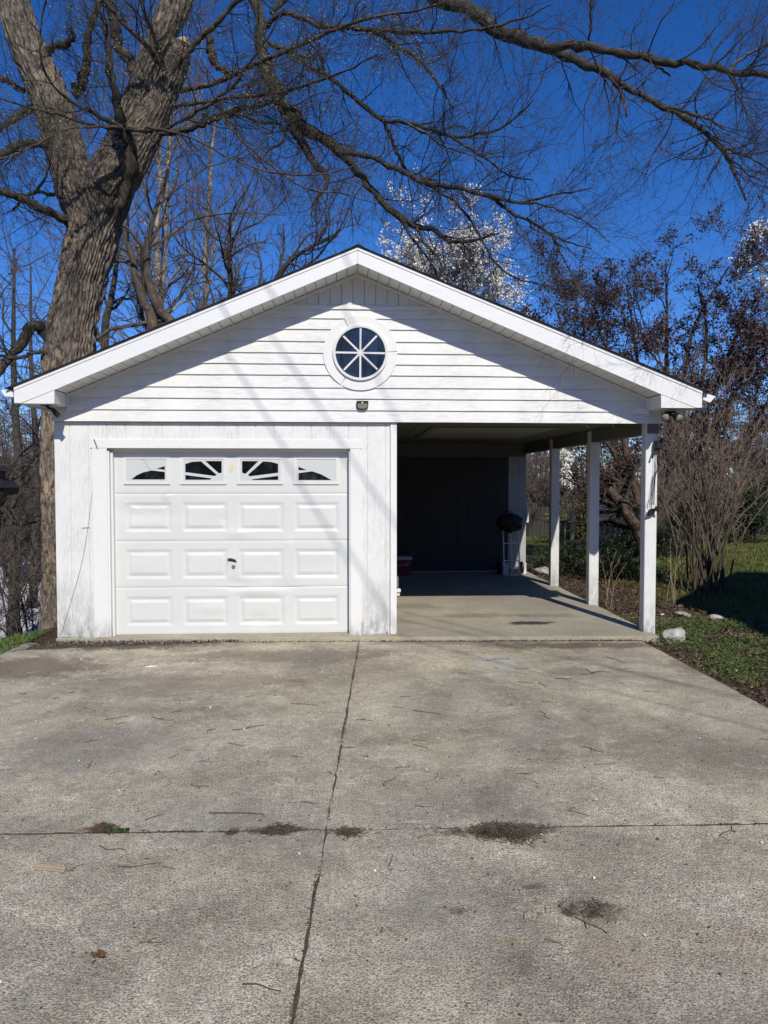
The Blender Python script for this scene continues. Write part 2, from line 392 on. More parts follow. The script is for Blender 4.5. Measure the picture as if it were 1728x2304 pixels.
def leafmat(name, c, var=.4, trans=.25, sc=8):
    m = M(name, .6, .3); n = m.noise(m.coord('Object'), sc, 3, .7)
    m.color(m.ramp(n, [(.3, tuple(v*(1-var) for v in c)), (.7, tuple(v*(1+var) for v in c))]))
    m.b.inputs['Subsurface Weight'].default_value = 0
    return m.m
m_blossom = leafmat('white_blossom', (.85, .82, .74), .05)
m_plum = leafmat('dark_red_leaf', (.095, .050, .042), .6, sc=3)
m_chick = leafmat('groundcover_leaf', (.105, .155, .040), .45, sc=9)
m_grass = leafmat('grass_blade', (.135, .150, .030), .45, sc=2)
m_litter = leafmat('dry_leaf', (.135, .082, .052), .55, sc=14)
m_everg = leafmat('evergreen_leaf', (.040, .058, .022), .5, sc=6)
m_forsy = leafmat('yellow_green_leaf', (.17, .165, .035), .35, sc=6)
m_bud = leafmat('leaf_bud', (.28, .28, .10), .3)
m_straw = flat('dry_stem', (.36, .27, .18), .8, var=.3, sc=9)
m_needle = leafmat('needle_litter', (.120, .090, .064), .5, sc=30)
m_petal = leafmat('fallen_petal', (.68, .66, .60), .15, sc=30)
m_stone = M('pale_rock', .85, .3)
_w = m_stone.coord('Object'); m_stone.color(m_stone.ramp(m_stone.noise(_w, 9, 6, .7), [(.3, (.20, .18, .15)), (.5, (.42, .40, .36)), (.75, (.62, .60, .56))])).bump(m_stone.noise(_w, 18, 5), .6, .02)
m_stone = m_stone.m
m_fence = paint('fence_wood', (.052, .047, .040), (16, 5, 1.5), .8, .85)
m_stub = flat('broken_heartwood', (.42, .28, .17), .8, var=.35, sc=14)
def ground_mat():
    m = M('soil_and_lawn', .95, .15); w = m.coord('Object')
    n1 = m.noise(w, .9, 5, .65); n2 = m.noise(w, 7, 5, .7); n3 = m.noise(w, 40, 4, .7)
    soil = m.ramp(n3, [(.3, (.045, .030, .020)), (.55, (.105, .075, .052)), (.75, (.20, .155, .115))])
    grass = m.ramp(n2, [(.3, (.030, .040, .012)), (.7, (.085, .100, .028))])
    sx = m.n('ShaderNodeSeparateXYZ'); m.l(w, sx.inputs[0])
    far = m.math('MULTIPLY', m.math('SUBTRACT', sx.outputs['X'], m.math('ADD', 4.2, m.math('MULTIPLY', n2, 1.4))), 1.4, clamp=True)
    c = m.mix(m.math('MULTIPLY', far, m.ramp(n1, [(.25, .55), (.55, 1.0)])), soil, grass)
    lf = m.math('MULTIPLY', m.math('SUBTRACT', m.math('MULTIPLY', sx.outputs['X'], -1.0), 3.6), .8, clamp=True)
    c = m.mix(lf, c, m.ramp(n2, [(.35, (.060, .046, .032)), (.6, (.12, .095, .066)), (.75, (.075, .08, .03))]))
    m.color(c).bump(m.math('ADD', n2, n3), .8, .03); return m.m
m_ground = ground_mat()
m_joint = flat('joint_soil', (.080, .064, .050), .95, var=.5, sc=60)
SOIL = (.085, .058, .040); RUST = (.20, .125, .075)
st_d = []
for (px, py, wx, wy, col, k) in [(1118, 1870, .34, .10, SOIL, .9), (620, 1868, .16, .05, SOIL, .7), (782, 1872, .11, .05, RUST, .7), (225, 1865, .13, .045, (.24, .12, .06), .7), (1325, 2050, .16, .10, SOIL, .55),
        (1280, 2300, .0001, .0001, SOIL, 0.0), (1195, 1995, .06, .03, SOIL, .6), (1030, 2050, .05, .035, SOIL, .5), (1185, 2170, .05, .07, RUST, .35), (1670, 2100, .10, .08, RUST, .35), (1150, 2120, .05, .04, (.33, .23, .10), .4),
        (1275, 1510, .30, .20, (.17, .135, .10), .5), (1120, 1490, .35, .35, (.46, .45, .42), .45), (1520, 1700, .55, .6, (.21, .16, .115), .35), (260, 1690, .9, .6, (.21, .19, .185), .30), (470, 1830, .7, .4, (.20, .185, .18), .22),
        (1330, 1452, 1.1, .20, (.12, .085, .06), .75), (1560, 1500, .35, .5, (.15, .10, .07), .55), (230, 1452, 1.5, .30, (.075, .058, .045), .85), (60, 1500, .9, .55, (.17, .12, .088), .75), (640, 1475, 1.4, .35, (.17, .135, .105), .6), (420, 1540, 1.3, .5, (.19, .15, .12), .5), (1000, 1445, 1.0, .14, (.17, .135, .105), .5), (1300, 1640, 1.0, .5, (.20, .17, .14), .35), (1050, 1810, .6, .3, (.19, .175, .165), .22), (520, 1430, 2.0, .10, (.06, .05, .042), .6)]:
    g = G(px, py); st_d.append((float(g[0]), float(g[1]), wx, wy, col, k))
m_drive = concrete('weathered_concrete', (.60, .535, .395), True, st_d)
st_c = []
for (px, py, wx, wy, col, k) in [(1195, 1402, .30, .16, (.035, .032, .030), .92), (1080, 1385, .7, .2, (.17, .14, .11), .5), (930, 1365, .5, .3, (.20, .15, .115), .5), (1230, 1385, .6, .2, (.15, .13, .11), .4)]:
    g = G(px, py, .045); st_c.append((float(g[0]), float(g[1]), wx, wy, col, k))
m_cfloor = concrete('smooth_concrete', (.45, .41, .315), False, st_c)
m_road = concrete('pale_road', (.62, .61, .60), False)

rng = np.random.default_rng(11); random.seed(11)
# ------------------------------------------------------------------ setting: ground, driveway, floor, road
WY = 8.85                     # plane of the front wall
JX = lambda y: .169-.058*(8.54-y)            # the lengthwise joint
JY = lambda x: 3.975-.0228*x                 # the crosswise joint
def gh(x, y):
    x = np.asarray(x, float); y = np.asarray(y, float)
    left = sstep(-3.45, -4.6, x)*np.clip((y-8.9)*.215, 0, 3.6)+sstep(-3.5, -5.0, x)*.06
    under = (x > -3.62) & (x < 3.42) & (y < 15.3)
    z = np.where(under, -.13, -.02+.05*(vnoise(x*.7, y*.7, 3)-.5)+.03*(vnoise(x*3, y*3, 4)-.5))
    right = sstep(4.2, 7.5, x)*.10*sstep(9, 16, y)
    return z-left+right
gx = np.concatenate([-np.geomspace(900, 14, 26), np.arange(-13.6, 16, .35), np.geomspace(16.5, 900, 26)])
gx = np.unique(np.concatenate([gx, [-3.63, -3.61, 3.41, 3.43]]))
gy = np.concatenate([-np.geomspace(600, 4, 14), np.arange(-3.7, 30, .4), np.geomspace(30.5, 1500, 30)])
gxx, gyy = np.meshgrid(gx, gy, indexing='ij')
V = np.stack([gxx, gyy, gh(gxx, gyy)], -1).reshape(-1, 3)
i = np.arange(len(gx)*len(gy)).reshape(len(gx), len(gy))
obj_np('ground', V, np.stack([i[:-1, :-1], i[1:, :-1], i[1:, 1:], i[:-1, 1:]], -1).reshape(-1, 4), m_ground, smooth=True)['kind'] = 'structure'

def ragged(a, b, n, j, seed):
    r = np.random.default_rng(seed); t = np.linspace(0, 1, n); p = np.array(a)[None]*(1-t)[:, None]+np.array(b)[None]*t[:, None]
    d = np.array(b)-np.array(a); nn = np.array([-d[1], d[0]])/np.linalg.norm(d)
    w = (r.normal(size=n)*.6+np.interp(t, np.linspace(0, 1, n//4+2), r.normal(size=n//4+2)))*j; w[0] = w[-1] = 0
    return [tuple(q) for q in p+nn[None]*w[:, None]]
drv = tag(MB().box(-3.64, 3.44, -5.0, 8.90, -.12, -.0012).build('driveway', m_joint), kind='structure')
g = .0055
ge = .0045      # the lengthwise joint is tighter
def slab(c):     # corners c, ragged edges, a worn arris
    poly = []
    for q in range(4):
        a, b = c[q], c[(q+1) % 4]; n = max(6, int(math.dist(a, b)/.05)); poly += ragged(a, b, n, .0042, 40+q)[:-1]
    n = len(poly); cx = sum(p[0] for p in poly)/n; cy = sum(p[1] for p in poly)/n
    inn = [(x+(.003 if x < cx else -.003), y+(.003 if y < cy else -.003)) for x, y in poly]
    V = [(x, y, -.10) for x, y in poly]+[(x, y, -.004) for x, y in poly]+[(x, y, 0) for x, y in inn]
    f = [tuple(range(2*n, 3*n))]
    for o in (0, n): f += [(o+k, o+(k+1) % n, o+n+(k+1) % n, o+n+k) for k in range(n)]
    return MB().add(V, f)
xl, xr, yb, yf = -3.62, 3.42, -4.9, 8.60
for c in ([(xl, JY(xl)+g), (JX(JY(0))-ge, JY(0)+g), (JX(yf)-ge, yf+.135), (xl, 8.86)], [(JX(JY(0))+ge, JY(0)+g), (xr, JY(xr)+g), (xr, yf), (JX(yf)+ge, yf+.135)],
          [(xl, yb), (JX(yb)-ge, yb), (JX(JY(0))-ge, JY(0)-g), (xl, JY(xl)-g)], [(JX(yb)+ge, yb), (xr, yb), (xr, JY(xr)-g), (JX(JY(0))+ge, JY(0)-g)]):
    slab(c).build('concrete_slab', m_drive, drv)
slab([(-3.27, 8.865), (3.64, 8.645), (3.66, 15.3), (-3.27, 15.3)]).build('carport_floor', m_cfloor)
fl = bpy.data.objects['carport_floor']; fl.location.z = .045; tag(fl, kind='structure')
rd = MB().prism_z([(-34, 23), (-6, 23), (-4, 30), (-6, 58), (-44, 58)], -3.9, -3.62).build('road', m_road); tag(rd, kind='structure')

# ------------------------------------------------------------------ the garage with its open carport bay
gar = thing('garage', 'white sided gable garage with a panelled door and an open carport bay', 'garage', (0.2, WY, .045))
FL = .045                                             # finished floor
XL = -3.262; XG = .608; XR = 3.70; ZH = 2.507         # wall ends, header bottom
FY = 8.43                                             # face of the rake boards
AP = P(805, 592.7, FY); AT = P(805, 557, FY)          # lower and upper apex of the rake
LIN = P(121.8, 877, FY); LBOT = P(121.8, 908, FY); LEND = P(31.3, 872, FY)
RIN = P(1488, 887, FY); RBOT = P(1488, 922, FY); REND = P(1580, 880, FY); RB2 = P(1580, 918, FY)
sL = (AP[2]-LIN[2])/(AP[0]-LIN[0]); sR = (AP[2]-RIN[2])/(RIN[0]-AP[0])
zsof = lambda x: AP[2]-sL*(AP[0]-x) if x < AP[0] else AP[2]-sR*(x-AP[0])
xsofL = lambda z: AP[0]-(AP[2]-z)/sL
xsofR = lambda z: AP[0]+(AP[2]-z)/sR
# backing walls behind the boards
bk = MB()
bk.box(XL+.02, XG-.02, WY+.075, WY+.10, FL, 2.02) if False else None
DL, DR, DT = X_(243, WY+.06), X_(790, WY+.06), Z_(1010, WY+.03)      # door opening
bk.box(XL+.004, DL-.02, WY+.0395, WY+.10, FL, ZH+.05).box(DR+.02, XG-.02, WY+.0395, WY+.10, FL, ZH+.05).box(DL-.02, DR+.02, WY+.0395, WY+.10, DT+.02, ZH+.05)
bk.prism([(XL+.02, ZH+.02), (XR-.02, ZH+.02), (xsofR(2.84), 2.84), (AP[0], AP[2]-.02), (xsofL(2.84), 2.84)], WY+.012, WY+.06)
bk.build('wall_backing', m_trim, gar)
# lap boards of the gable
rows = [948, 924, 898, 872.6, 845.4, 820, 795.4, 769, 742, 717.5, 696.6]
zs = [Z_(y, WY) for y in rows]; zs[0] = ZH
zs.append(Z_(686, WY))
for k in range(len(zs)-1):
    z0, z1 = zs[k], zs[k+1]
    if k == len(zs)-2: continue
    top = z1+.03
    if k < 2: xa0 = xa1 = XL; xb0 = xb1 = XR
    else:
        xa0, xa1 = max(xsofL(z0), -3.075), max(xsofL(top), -3.075); xb0, xb1 = min(xsofR(z0), 3.53), min(xsofR(top), 3.53)
    b = MB(); t0, t1 = .028, .006; nseg = 30; V = []; f = []; wv = np.cumsum(rng.normal(size=nseg+1))*.0007; wv -= np.linspace(0, wv[-1], nseg+1); wy = rng.normal(size=nseg+1)*.0006
    for q in range(nseg+1):
        u_ = q/nseg; xl_, xt_ = xa0+(xb0-xa0)*u_, xa1+(xb1-xa1)*u_; zz0 = z0+wv[q]
        V += [(xl_, WY-t0+wy[q], zz0), (xt_, WY-t1, top), (xt_, WY+.010, top), (xl_, WY+.010, zz0)]
    for q in range(nseg):
        o_ = 4*q; f += [(o_, o_+4, o_+5, o_+1), (o_+1, o_+5, o_+6, o_+2), (o_+2, o_+6, o_+7, o_+3), (o_+3, o_+7, o_+4, o_)]
    f += [(0, 1, 2, 3), (4*nseg+3, 4*nseg+2, 4*nseg+1, 4*nseg)]
    b.add(V, f)
    b.build('lap_board', m_lap, gar)
# strip and upright vinyl panels in the peak
zb = zs[-2]
MB().box(xsofL(zb)+.02, xsofR(zb)-.02, WY-.032, WY-.004, zb-.002, zb+.022).build('gable_strip', m_trim, gar)
MB().box(xsofL(zb+.03)+.02, xsofR(zb+.03)-.02, WY-.022, WY-.004, zb+.024, zb+.046).build('gable_strip', m_trim, gar)
zp = zb+.05; x = xsofL(zp)+.03; pw = .130
xs0 = AP[0]-.045
ks = [xs0+pw*k for k in range(-12, 13)]
for x0 in ks:
    x1 = x0+pw-.006
    a, c = max(x0, xsofL(zp)+.04), min(x1, xsofR(zp)-.04)
    if c-a < .03: continue
    pol = [(a, zp), (c, zp), (c, zsof(c)-.012)]
    if a < AP[0] < c: pol.append((AP[0], AP[2]-.012))
    pol.append((a, zsof(a)-.012))
    MB().prism(pol, WY-.012, WY+.005).build('gable_panel', m_vinyl, gar)
# trim along the slope under the soffit, and short upright ends
for s_ in (-1, 1):
    f = xsofL if s_ < 0 else xsofR
    xe = -3.06 if s_ < 0 else 3.52
    MB().prism([(AP[0], AP[2]-.002), (AP[0], AP[2]-.036), (xe, zsof(xe)-.036), (xe, zsof(xe)-.002)], WY-.040, WY-.0).build('rake_trim', m_trim, gar)
    MB().box(min(xe, xe+s_*.035), max(xe, xe+s_*.035), WY-.044, WY, 2.60, zsof(xe)-.005).build('end_trim', m_trim, gar)
# rake boards, returns, drip edge
def xz(p): return (float(p[0]), float(p[2]))
gp = .0015
MB().prism([(AP[0]-gp, AT[2]), (AP[0]-gp, AP[2]), (LIN[0], LIN[2]), (LEND[0]+.07, LBOT[2]+.004), (LEND[0], LBOT[2]+.004), xz(LEND)], FY, FY+.03).build('rake_board', m_fascia, gar)
MB().prism([(AP[0]+gp, AT[2]), (AP[0]+gp, AP[2]), (RIN[0], RIN[2]), (REND[0]-.07, RB2[2]+.004), (REND[0], RB2[2]+.004), xz(REND)][::-1], FY, FY+.03).build('rake_board', m_fascia, gar)
MB().prism([(LIN[0], LIN[2]-.004), (LBOT[0], LBOT[2]), (LEND[0]+.075, LBOT[2])], FY+.004, FY+.03).build('eave_return', m_fascia, gar)
MB().prism([(RIN[0], RIN[2]-.004), (RBOT[0], RB2[2]), (REND[0]-.075, RB2[2])][::-1], FY+.004, FY+.03).build('eave_return', m_fascia, gar)
for a, e in ((AP[0]-gp, LEND), (AP[0]+gp, REND)):
    MB().prism([(a, AT[2]+.001), (a, AT[2]-.028), (e[0], e[2]-.028), (e[0], e[2]+.001)], FY-.008, FY-.001).build('drip_edge', m_fascia, gar)
# boxed eaves: soffit of each return and its inner cheek, running back along the side walls
for (xi, xo, zt, zb_) in ((LBOT[0], LEND[0], LIN[2], LBOT[2]), (RBOT[0], REND[0], RIN[2], RB2[2])):
    b = MB(); s_ = 1 if xi > xo else -1
    b.box(min(xi, xi-s_*.02), max(xi, xi-s_*.02), FY+.031, WY, zb_+.004, zt-.002)
    b.build('return_cheek', m_vinyl, gar)
    b = MB(); b.prism([(xi-s_*.001, zb_), (xo+s_*.004, zb_), (xo+s_*.004, zb_+.003), (xi-s_*.001, zb_+.003)], FY+.031, 15.5); b.build('eave_soffit', m_vinyl, gar)
    # sloping cover strip that meets the wall
    MB().box(min(xi, xi+s_*.16), max(xi, xi+s_*.16), WY-.05, WY-.005, zb_-.035, zb_+.03).build('return_trim', m_trim, gar)
    MB().box(min(xo, xo+s_*.025), max(xo, xo+s_*.025), FY+.031, 15.5, zb_+.006, zt-.01).build('eave_fascia', m_fascia, gar)
# soffit panels between rake board and wall
for s_ in (-1, 1):
    xe = LIN[0] if s_ < 0 else RIN[0]; sl_ = sL if s_ < 0 else sR
    n = int(abs(xe-AP[0])/.1135); w = abs(xe-AP[0])/n
    for k in range(n):
        x0 = AP[0]+s_*(k*w+.003); x1 = AP[0]+s_*((k+1)*w-.003)
        q = lambda x, u=0: AP[2]-sl_*abs(x-AP[0])+u
        V = [(x0, FY+.031, q(x0, .004)), (x1, FY+.031, q(x1, .004)), (x1, WY-.041, q(x1, .004)), (x0, WY-.041, q(x0, .004))]
        V += [(a, b_, c+.008) for a, b_, c in V]
        xm = x0+s_*w*.12      # the lip that locks under the next panel
        V2 = [(x0, FY+.031, q(x0, -.003)), (xm, FY+.031, q(xm, -.003)), (xm, WY-.041, q(xm, -.003)), (x0, WY-.041, q(x0, -.003))]
        V2 += [(a, b_, c+.006) for a, b_, c in V2]
        fc = [(0, 1, 2, 3), (7, 6, 5, 4), (0, 4, 5, 1), (1, 5, 6, 2), (2, 6, 7, 3), (3, 7, 4, 0)]
        MB().add(V, fc).add(V2, fc).build('soffit_panel', m_vinyl, gar)
# roof: two decks with stepped shingle courses
for s_ in (-1, 1):
    e = LEND if s_ < 0 else REND; n = 26
    rf = MB(); rf.prism([(AT[0], AT[2]+.004), (e[0]-s_*-.03, e[2]+.004-.03*.40), (e[0]+s_*.03, e[2]+.016-.012), (AT[0], AT[2]+.016)], FY-.018, 15.55)
    ro = rf.build('roof', m_shingle, gar)
    for k in range(n):
        t0 = k/n; t1 = (k+1)/n+.012
        pa = (AT[0]+(e[0]+s_*.04-AT[0])*t0, AT[2]+(e[2]-.012-AT[2])*t0+.018); pb = (AT[0]+(e[0]+s_*.04-AT[0])*t1, AT[2]+(e[2]-.012-AT[2])*t1+.027)
        MB().prism([pa, pb, (pb[0], pb[1]-.010), (pa[0], pa[1]-.003)], FY-.022-.006*random.random(), 15.56).build('shingle_course', m_shingle, ro)
MB().prism([(AT[0]-.12, AT[2]-.030), (AT[0], AT[2]+.034), (AT[0]+.12, AT[2]-.030), (AT[0], AT[2]+.020)], FY-.030, 15.56).build('ridge_cap', m_shingle, gar)
# gutters, seen end on
def gut(pts, Yg): 
    return [xz(P(a, b, Yg)) for a, b in pts]
MB().prism(gut([(1.6, 878), (28.5, 876.5), (30, 894), (9.5, 892)], 8.46), 8.46, 15.5).build('gutter', m_fascia, gar, .003)
MB().prism(gut([(1585, 881), (1592, 886), (1611, 892), (1598, 906), (1582, 900)], 8.48), 8.48, 9.0).build('gutter', m_fascia, gar, .003)
# upright wall panels either side of and above the door
WF = WY+.030
TL0, TL1 = X_(209, WF), X_(243, WF); TR0, TR1 = X_(788, WF), X_(813, WF); TZ1 = Z_(990, WF); TZ0 = Z_(1010, WF)
zc = [75+82.25*k for k in range(19)]                         # grooves in the photograph
gxs = [XL]+[X_(80+z/1.975, WF) for z in zc[1:]]
gxs = [q for q in gxs if q < .53]+[.535]
for a, b in zip(gxs[:-1], gxs[1:]):
    bb = MB()
    if b < TL0+.01 or a > TR1-.01: bb.box(a+.0027, b-.0027, WF, WF+.0088, FL+.012, ZH-.004)
    else:
        bb.box(a+.0027, b-.0027, WF, WF+.0088, TZ1-.02, ZH-.004)
        if a < TL0: bb.box(a+.003, TL0+.02, WF, WF+.0088, FL+.012, TZ1-.0201)
        if b > TR1: bb.box(TR1-.02, b-.003, WF, WF+.0088, FL+.012, TZ1-.0201)
    bb.build('wall_plank', m_wall, gar, .002)
MB().box(.538, XG+.004, WF-.022, WF+.02, FL+.008, ZH-.006).build('corner_board', m_trim, gar, .003)
MB().box(TL0, TL1, WF-.014, WF-.001, FL+.004, TZ0-.001).build('door_trim', m_trim, gar, .003)
MB().box(TR0, TR1, WF-.014, WF-.001, FL-.02, TZ0-.001).build('door_trim', m_trim, gar, .003)
MB().box(TL0-.015, TR1+.01, WF-.016, WF-.001, TZ0+.001, TZ1).build('door_trim', m_trim, gar, .003)
DY = WF+.115                                                   # door face
MB().box(TL1-.03, TL1+.018, WF+.001, DY+.03, FL, TZ0-.03).build('door_jamb', m_trim, gar, .003)
MB().box(TL1+.019, TL1+.046, WF+.05, DY+.02, FL, TZ0-.03).build('door_stop', m_white, gar, .004)
MB().box(TR0-.014, TR0+.03, WF+.001, DY+.03, FL, TZ0-.03).build('door_jamb', m_trim, gar, .003)
MB().box(TL1-.03, TR0+.03, DY-.035, DY+.03, TZ0-.03, TZ0+.03).build('door_head', m_trim, gar, .003)
MB().box(XL+.01, XG-.01, WY+.35, WY+.37, FL, ZH).build('interior_partition', m_dark, gar)
# ---- sectional door
dr = bpy.data.objects.new('garage_door', None); link(dr, gar); LOC['garage_door'] = np.array(LOC[gar.name])
dx0, dx1 = X_(252.5, DY), X_(788, DY)
zz = [Z_(y, DY, 520) for y in (1425.6, 1320.4, 1215.8, 1110.3)]; zz.append(zz[-1]+zz[-1]-zz[-2])
ux = lambda z: X_(240+z/2.9625, DY)                           # zoomed-photo coordinates -> door plane
uz = lambda z: Z_(980+z/2.9625, DY, 520)
cols = [(120, 436), (500, 808), (874, 1183), (1245, 1551)]; rws = [(1265, 1068), (955, 755), (641, 442)]
def dent(x, z):
    h = 0; K_ = 1.7
    for (cx, cz, ax, az, amp) in ((ux(250), uz(520), .30, .09, -.010), (ux(400), uz(400), .05, .05, .008), (ux(780), uz(560), .05, .04, -.004), (ux(880), uz(650), .16, .05, .006),
                                  (ux(860), uz(990), .14, .07, -.010), (ux(1000), uz(1040), .30, .04, .009), (ux(1010), uz(1220), .10, .06, -.008), (ux(1200), uz(1000), .16, .06, -.006),
                                  (ux(690), uz(1150), .2, .05, .004), (ux(1210), uz(730), .06, .08, .005), (ux(830), uz(830), .09, .07, .005), (ux(300), uz(900), .3, .15, .004), (ux(1450), uz(880), .3, .12, -.004)):
        h += K_*amp*np.exp(-(((x-cx)/ax)**2+((z-cz)/az)**2))
    h += .007*np.exp(-np.abs(x-ux(255)+(z-uz(525))*1.6)/.02)*np.exp(-((z-uz(480))/.10)**2)*(x < ux(300))     # a crease
    return h
for k in range(4):
    z0, z1 = zz[k]+.0015, zz[k+1]-.0015
    xsn, zsn = [dx0, dx1], [z0, z1]
    if k < 3:
        pa = [(ux(a), ux(b), uz(rws[k][0]), uz(rws[k][1])) for a, b in cols]; wv = .036
        for a, b, c, d in pa:
            xsn += [a, a+wv, a+2*wv, b-2*wv, b-wv, b]; zsn += [c, c+wv, c+2*wv, d-2*wv, d-wv, d]
    xsn += list(np.arange(dx0, dx1, .022)); zsn += list(np.arange(z0, z1, .018))
    def uniq(v):
        v = sorted(v); o = [v[0]]
        for q in v[1:]:
            if q-o[-1] > 1e-5: o.append(q)
        return np.array(o)
    xv, zv = uniq(xsn), uniq(zsn); Xg, Zg = np.meshgrid(xv, zv, indexing='ij'); h = dent(Xg, Zg) if k < 3 else 0*Xg
    if k < 3:
        for a, b, c, d in pa:
            dd = np.minimum(np.minimum(Xg-a, b-Xg), np.minimum(Zg-c, d-Zg))
            h = h-np.where(dd > 0, .011*np.clip(1-np.abs(dd-wv)/wv, 0, 1)-.0*dd, 0)
            h = np.where(dd >= 2*wv, h+.001, h)
    lip = np.minimum(Zg-z0, z1-Zg); h = h-.004*np.clip(1-lip/.005, 0, 1)
    V = np.stack([Xg, DY-h, Zg], -1).reshape(-1, 3); i = np.arange(Xg.size).reshape(Xg.shape)
    F = np.stack([i[:-1, :-1], i[1:, :-1], i[1:, 1:], i[:-1, 1:]], -1).reshape(-1, 4)
    n0 = len(V); V = np.concatenate([V, [(dx0, DY+.04, z0), (dx1, DY+.04, z0), (dx1, DY+.04, z1), (dx0, DY+.04, z1)]])
    f2 = np.array([[n0+3, n0+2, n0+1, n0], [i[0, 0], i[0, -1], n0+3, n0], [i[-1, 0], n0+1, n0+2, i[-1, -1]], [i[0, 0], n0, n0+1, i[-1, 0]], [i[0, -1], i[-1, -1], n0+2, n0+3]])
    obj_np('door_section', V, [F, f2], m_door, dr)
MB().box(dx0, dx1, DY-.004, DY+.03, zz[0]-.03, zz[0]-.002).build('bottom_seal', m_black, dr)
MB().box(dx0-.05, dx1+.05, WF-.03, DY+.06, FL-.05, FL+.012).build('door_sill', m_cfloor, gar)
wz = lambda pts: [(ux(a), uz(b)) for a, b in pts]
W1o = [(135, 305), (405, 305), (405, 155), (135, 155)]
wins = [((118, 425), (135, 405), [[(168, 293), (205, 265), (250, 245), (303, 233), (392, 243), (392, 293)], [(335, 221), (392, 205), (392, 229)]]),
        ((495, 802), (515, 783), [[(528, 190), (572, 176), (632, 172), (737, 262), (722, 270), (528, 244)], [(660, 170), (770, 170), (770, 248), (750, 252)], [(528, 263), (705, 286), (690, 295), (528, 295)]]),
        ((870, 1178), (892, 1160), [[(905, 170), (1015, 170), (928, 255), (905, 248)], [(1045, 172), (1100, 176), (1145, 188), (1145, 248), (955, 272), (944, 262)], [(968, 292), (1145, 268), (1145, 296), (975, 297)]]),
        ((1245, 1548), (1268, 1530), [[(1280, 250), (1370, 238), (1430, 258), (1500, 297), (1280, 297)], [(1280, 207), (1336, 230), (1280, 231)]])]
for (o0, o1), (i0, i1), holes in wins:
    fr = MB().holed(wz([(o0, 325), (o1, 325), (o1, 147), (o0, 147)]), [wz([(i0, 306), (i0, 156), (i1, 156), (i1, 306)])], DY-.016, DY+.002).build('window_frame', m_white, dr, .0)
    MB().box(ux(i0), ux(i1), DY-.003, DY+.001, uz(306), uz(156)).build('window_pane', m_dglass, dr)
    MB().holed(wz([(i0, 306), (i1, 306), (i1, 156), (i0, 156)]), [wz(h_) for h_ in holes], DY-.010, DY-.0045).build('window_grille', m_insert, dr)
MB().tube([(ux(a), DY-.0115, uz(b)) for a, b in ((235, 158), (262, 172), (275, 210), (303, 234), (340, 270), (372, 303))], .0013, 4).build('crack_line', m_black, dr)
# pull handle and lock
hx, hz = X_(522, DY), Z_(1260, DY, 522)
MB().tube([(hx-.05, DY-.03, hz+.012), (hx-.01, DY-.034, hz+.018), (hx+.045, DY-.03, hz-.002)], .008, 8).tube([(hx, DY-.03, hz+.01), (hx, DY, hz+.01)], .008, 8).tube([(hx-.04, DY-.012, hz-.004), (hx+.05, DY-.012, hz-.02)], .006, 6).build('handle', m_blackmetal, dr)
MB().disc(X_(524.6, DY), Z_(1275, DY, 522), .022, DY-.012, DY-.001, 16).build('lock_disc', m_grey, dr)
MB().prism([(X_(a, DY), Z_(b, DY, 520)) for a, b in ((514, 1062), (520, 1063), (525, 1056), (526, 1047), (521, 1045), (517, 1050))], DY-.0025, DY-.0005).build('yellow_residue', flat('yellow_tape_residue', (.72, .62, .36), .6, var=.25, sc=60), dr)
# ---- round window
wn = bpy.data.objects.new('round_window', None); link(wn, gar); LOC['round_window'] = np.array(LOC[gar.name])
wc = P(810.7, 795.4, WY); cx, cz = wc[0], wc[2]
pm = 1/195.3
for a0, a1 in ((0.06, 2.0), (2.03, 4.15), (4.18, 6.28+.03)):   # surround in three cut pieces
    nseg = 20; pts = []; r0, r1 = 60.5*pm, 82.5*pm
    ang = np.linspace(a0, a1, nseg)
    pol = [(cx+r1*math.cos(a), cz+r1*math.sin(a)) for a in ang]+[(cx+r0*math.cos(a), cz+r0*math.sin(a)) for a in ang[::-1]]
    b = MB(); n = len(pol)
    V = [(x, WY-.036, z) for x, z in pol]+[(x, WY+.0, z) for x, z in pol]; h = nseg
    f = [(q, q+1, n-2-q, n-1-q) for q in range(nseg-1)]+[(q, q+n, (q+1) % n+n, (q+1) % n) for q in range(n)]
    b.add(V, f).build('surround', m_trim, wn)
MB().ring(cx, cz, 55.2*pm, 61.5*pm, WY-.062, WY-.034, 64).build('window_frame', m_white, wn, .004)
MB().disc(cx, cz, 56*pm, WY-.040, WY-.030, 64).build('window_pane', m_glass, wn)
for k in range(8):
    a = math.pi/4*k+math.radians(1 if k % 2 else -.5); c, s_ = math.cos(a), math.sin(a); w = 2.05*pm; ra, rb = 2*pm, (52.5 if k % 2 else 55.0)*pm
    MB().prism([(cx+ra*c-w*s_, cz+ra*s_+w*c), (cx+ra*c+w*s_, cz+ra*s_-w*c), (cx+rb*c+w*s_, cz+rb*s_-w*c), (cx+rb*c-w*s_, cz+rb*s_+w*c)], WY-.049, WY-.041).build('muntin', m_white, wn)
MB().disc(cx, cz, 5.0*pm, WY-.051, WY-.0405, 12).build('muntin_hub', m_white, wn)
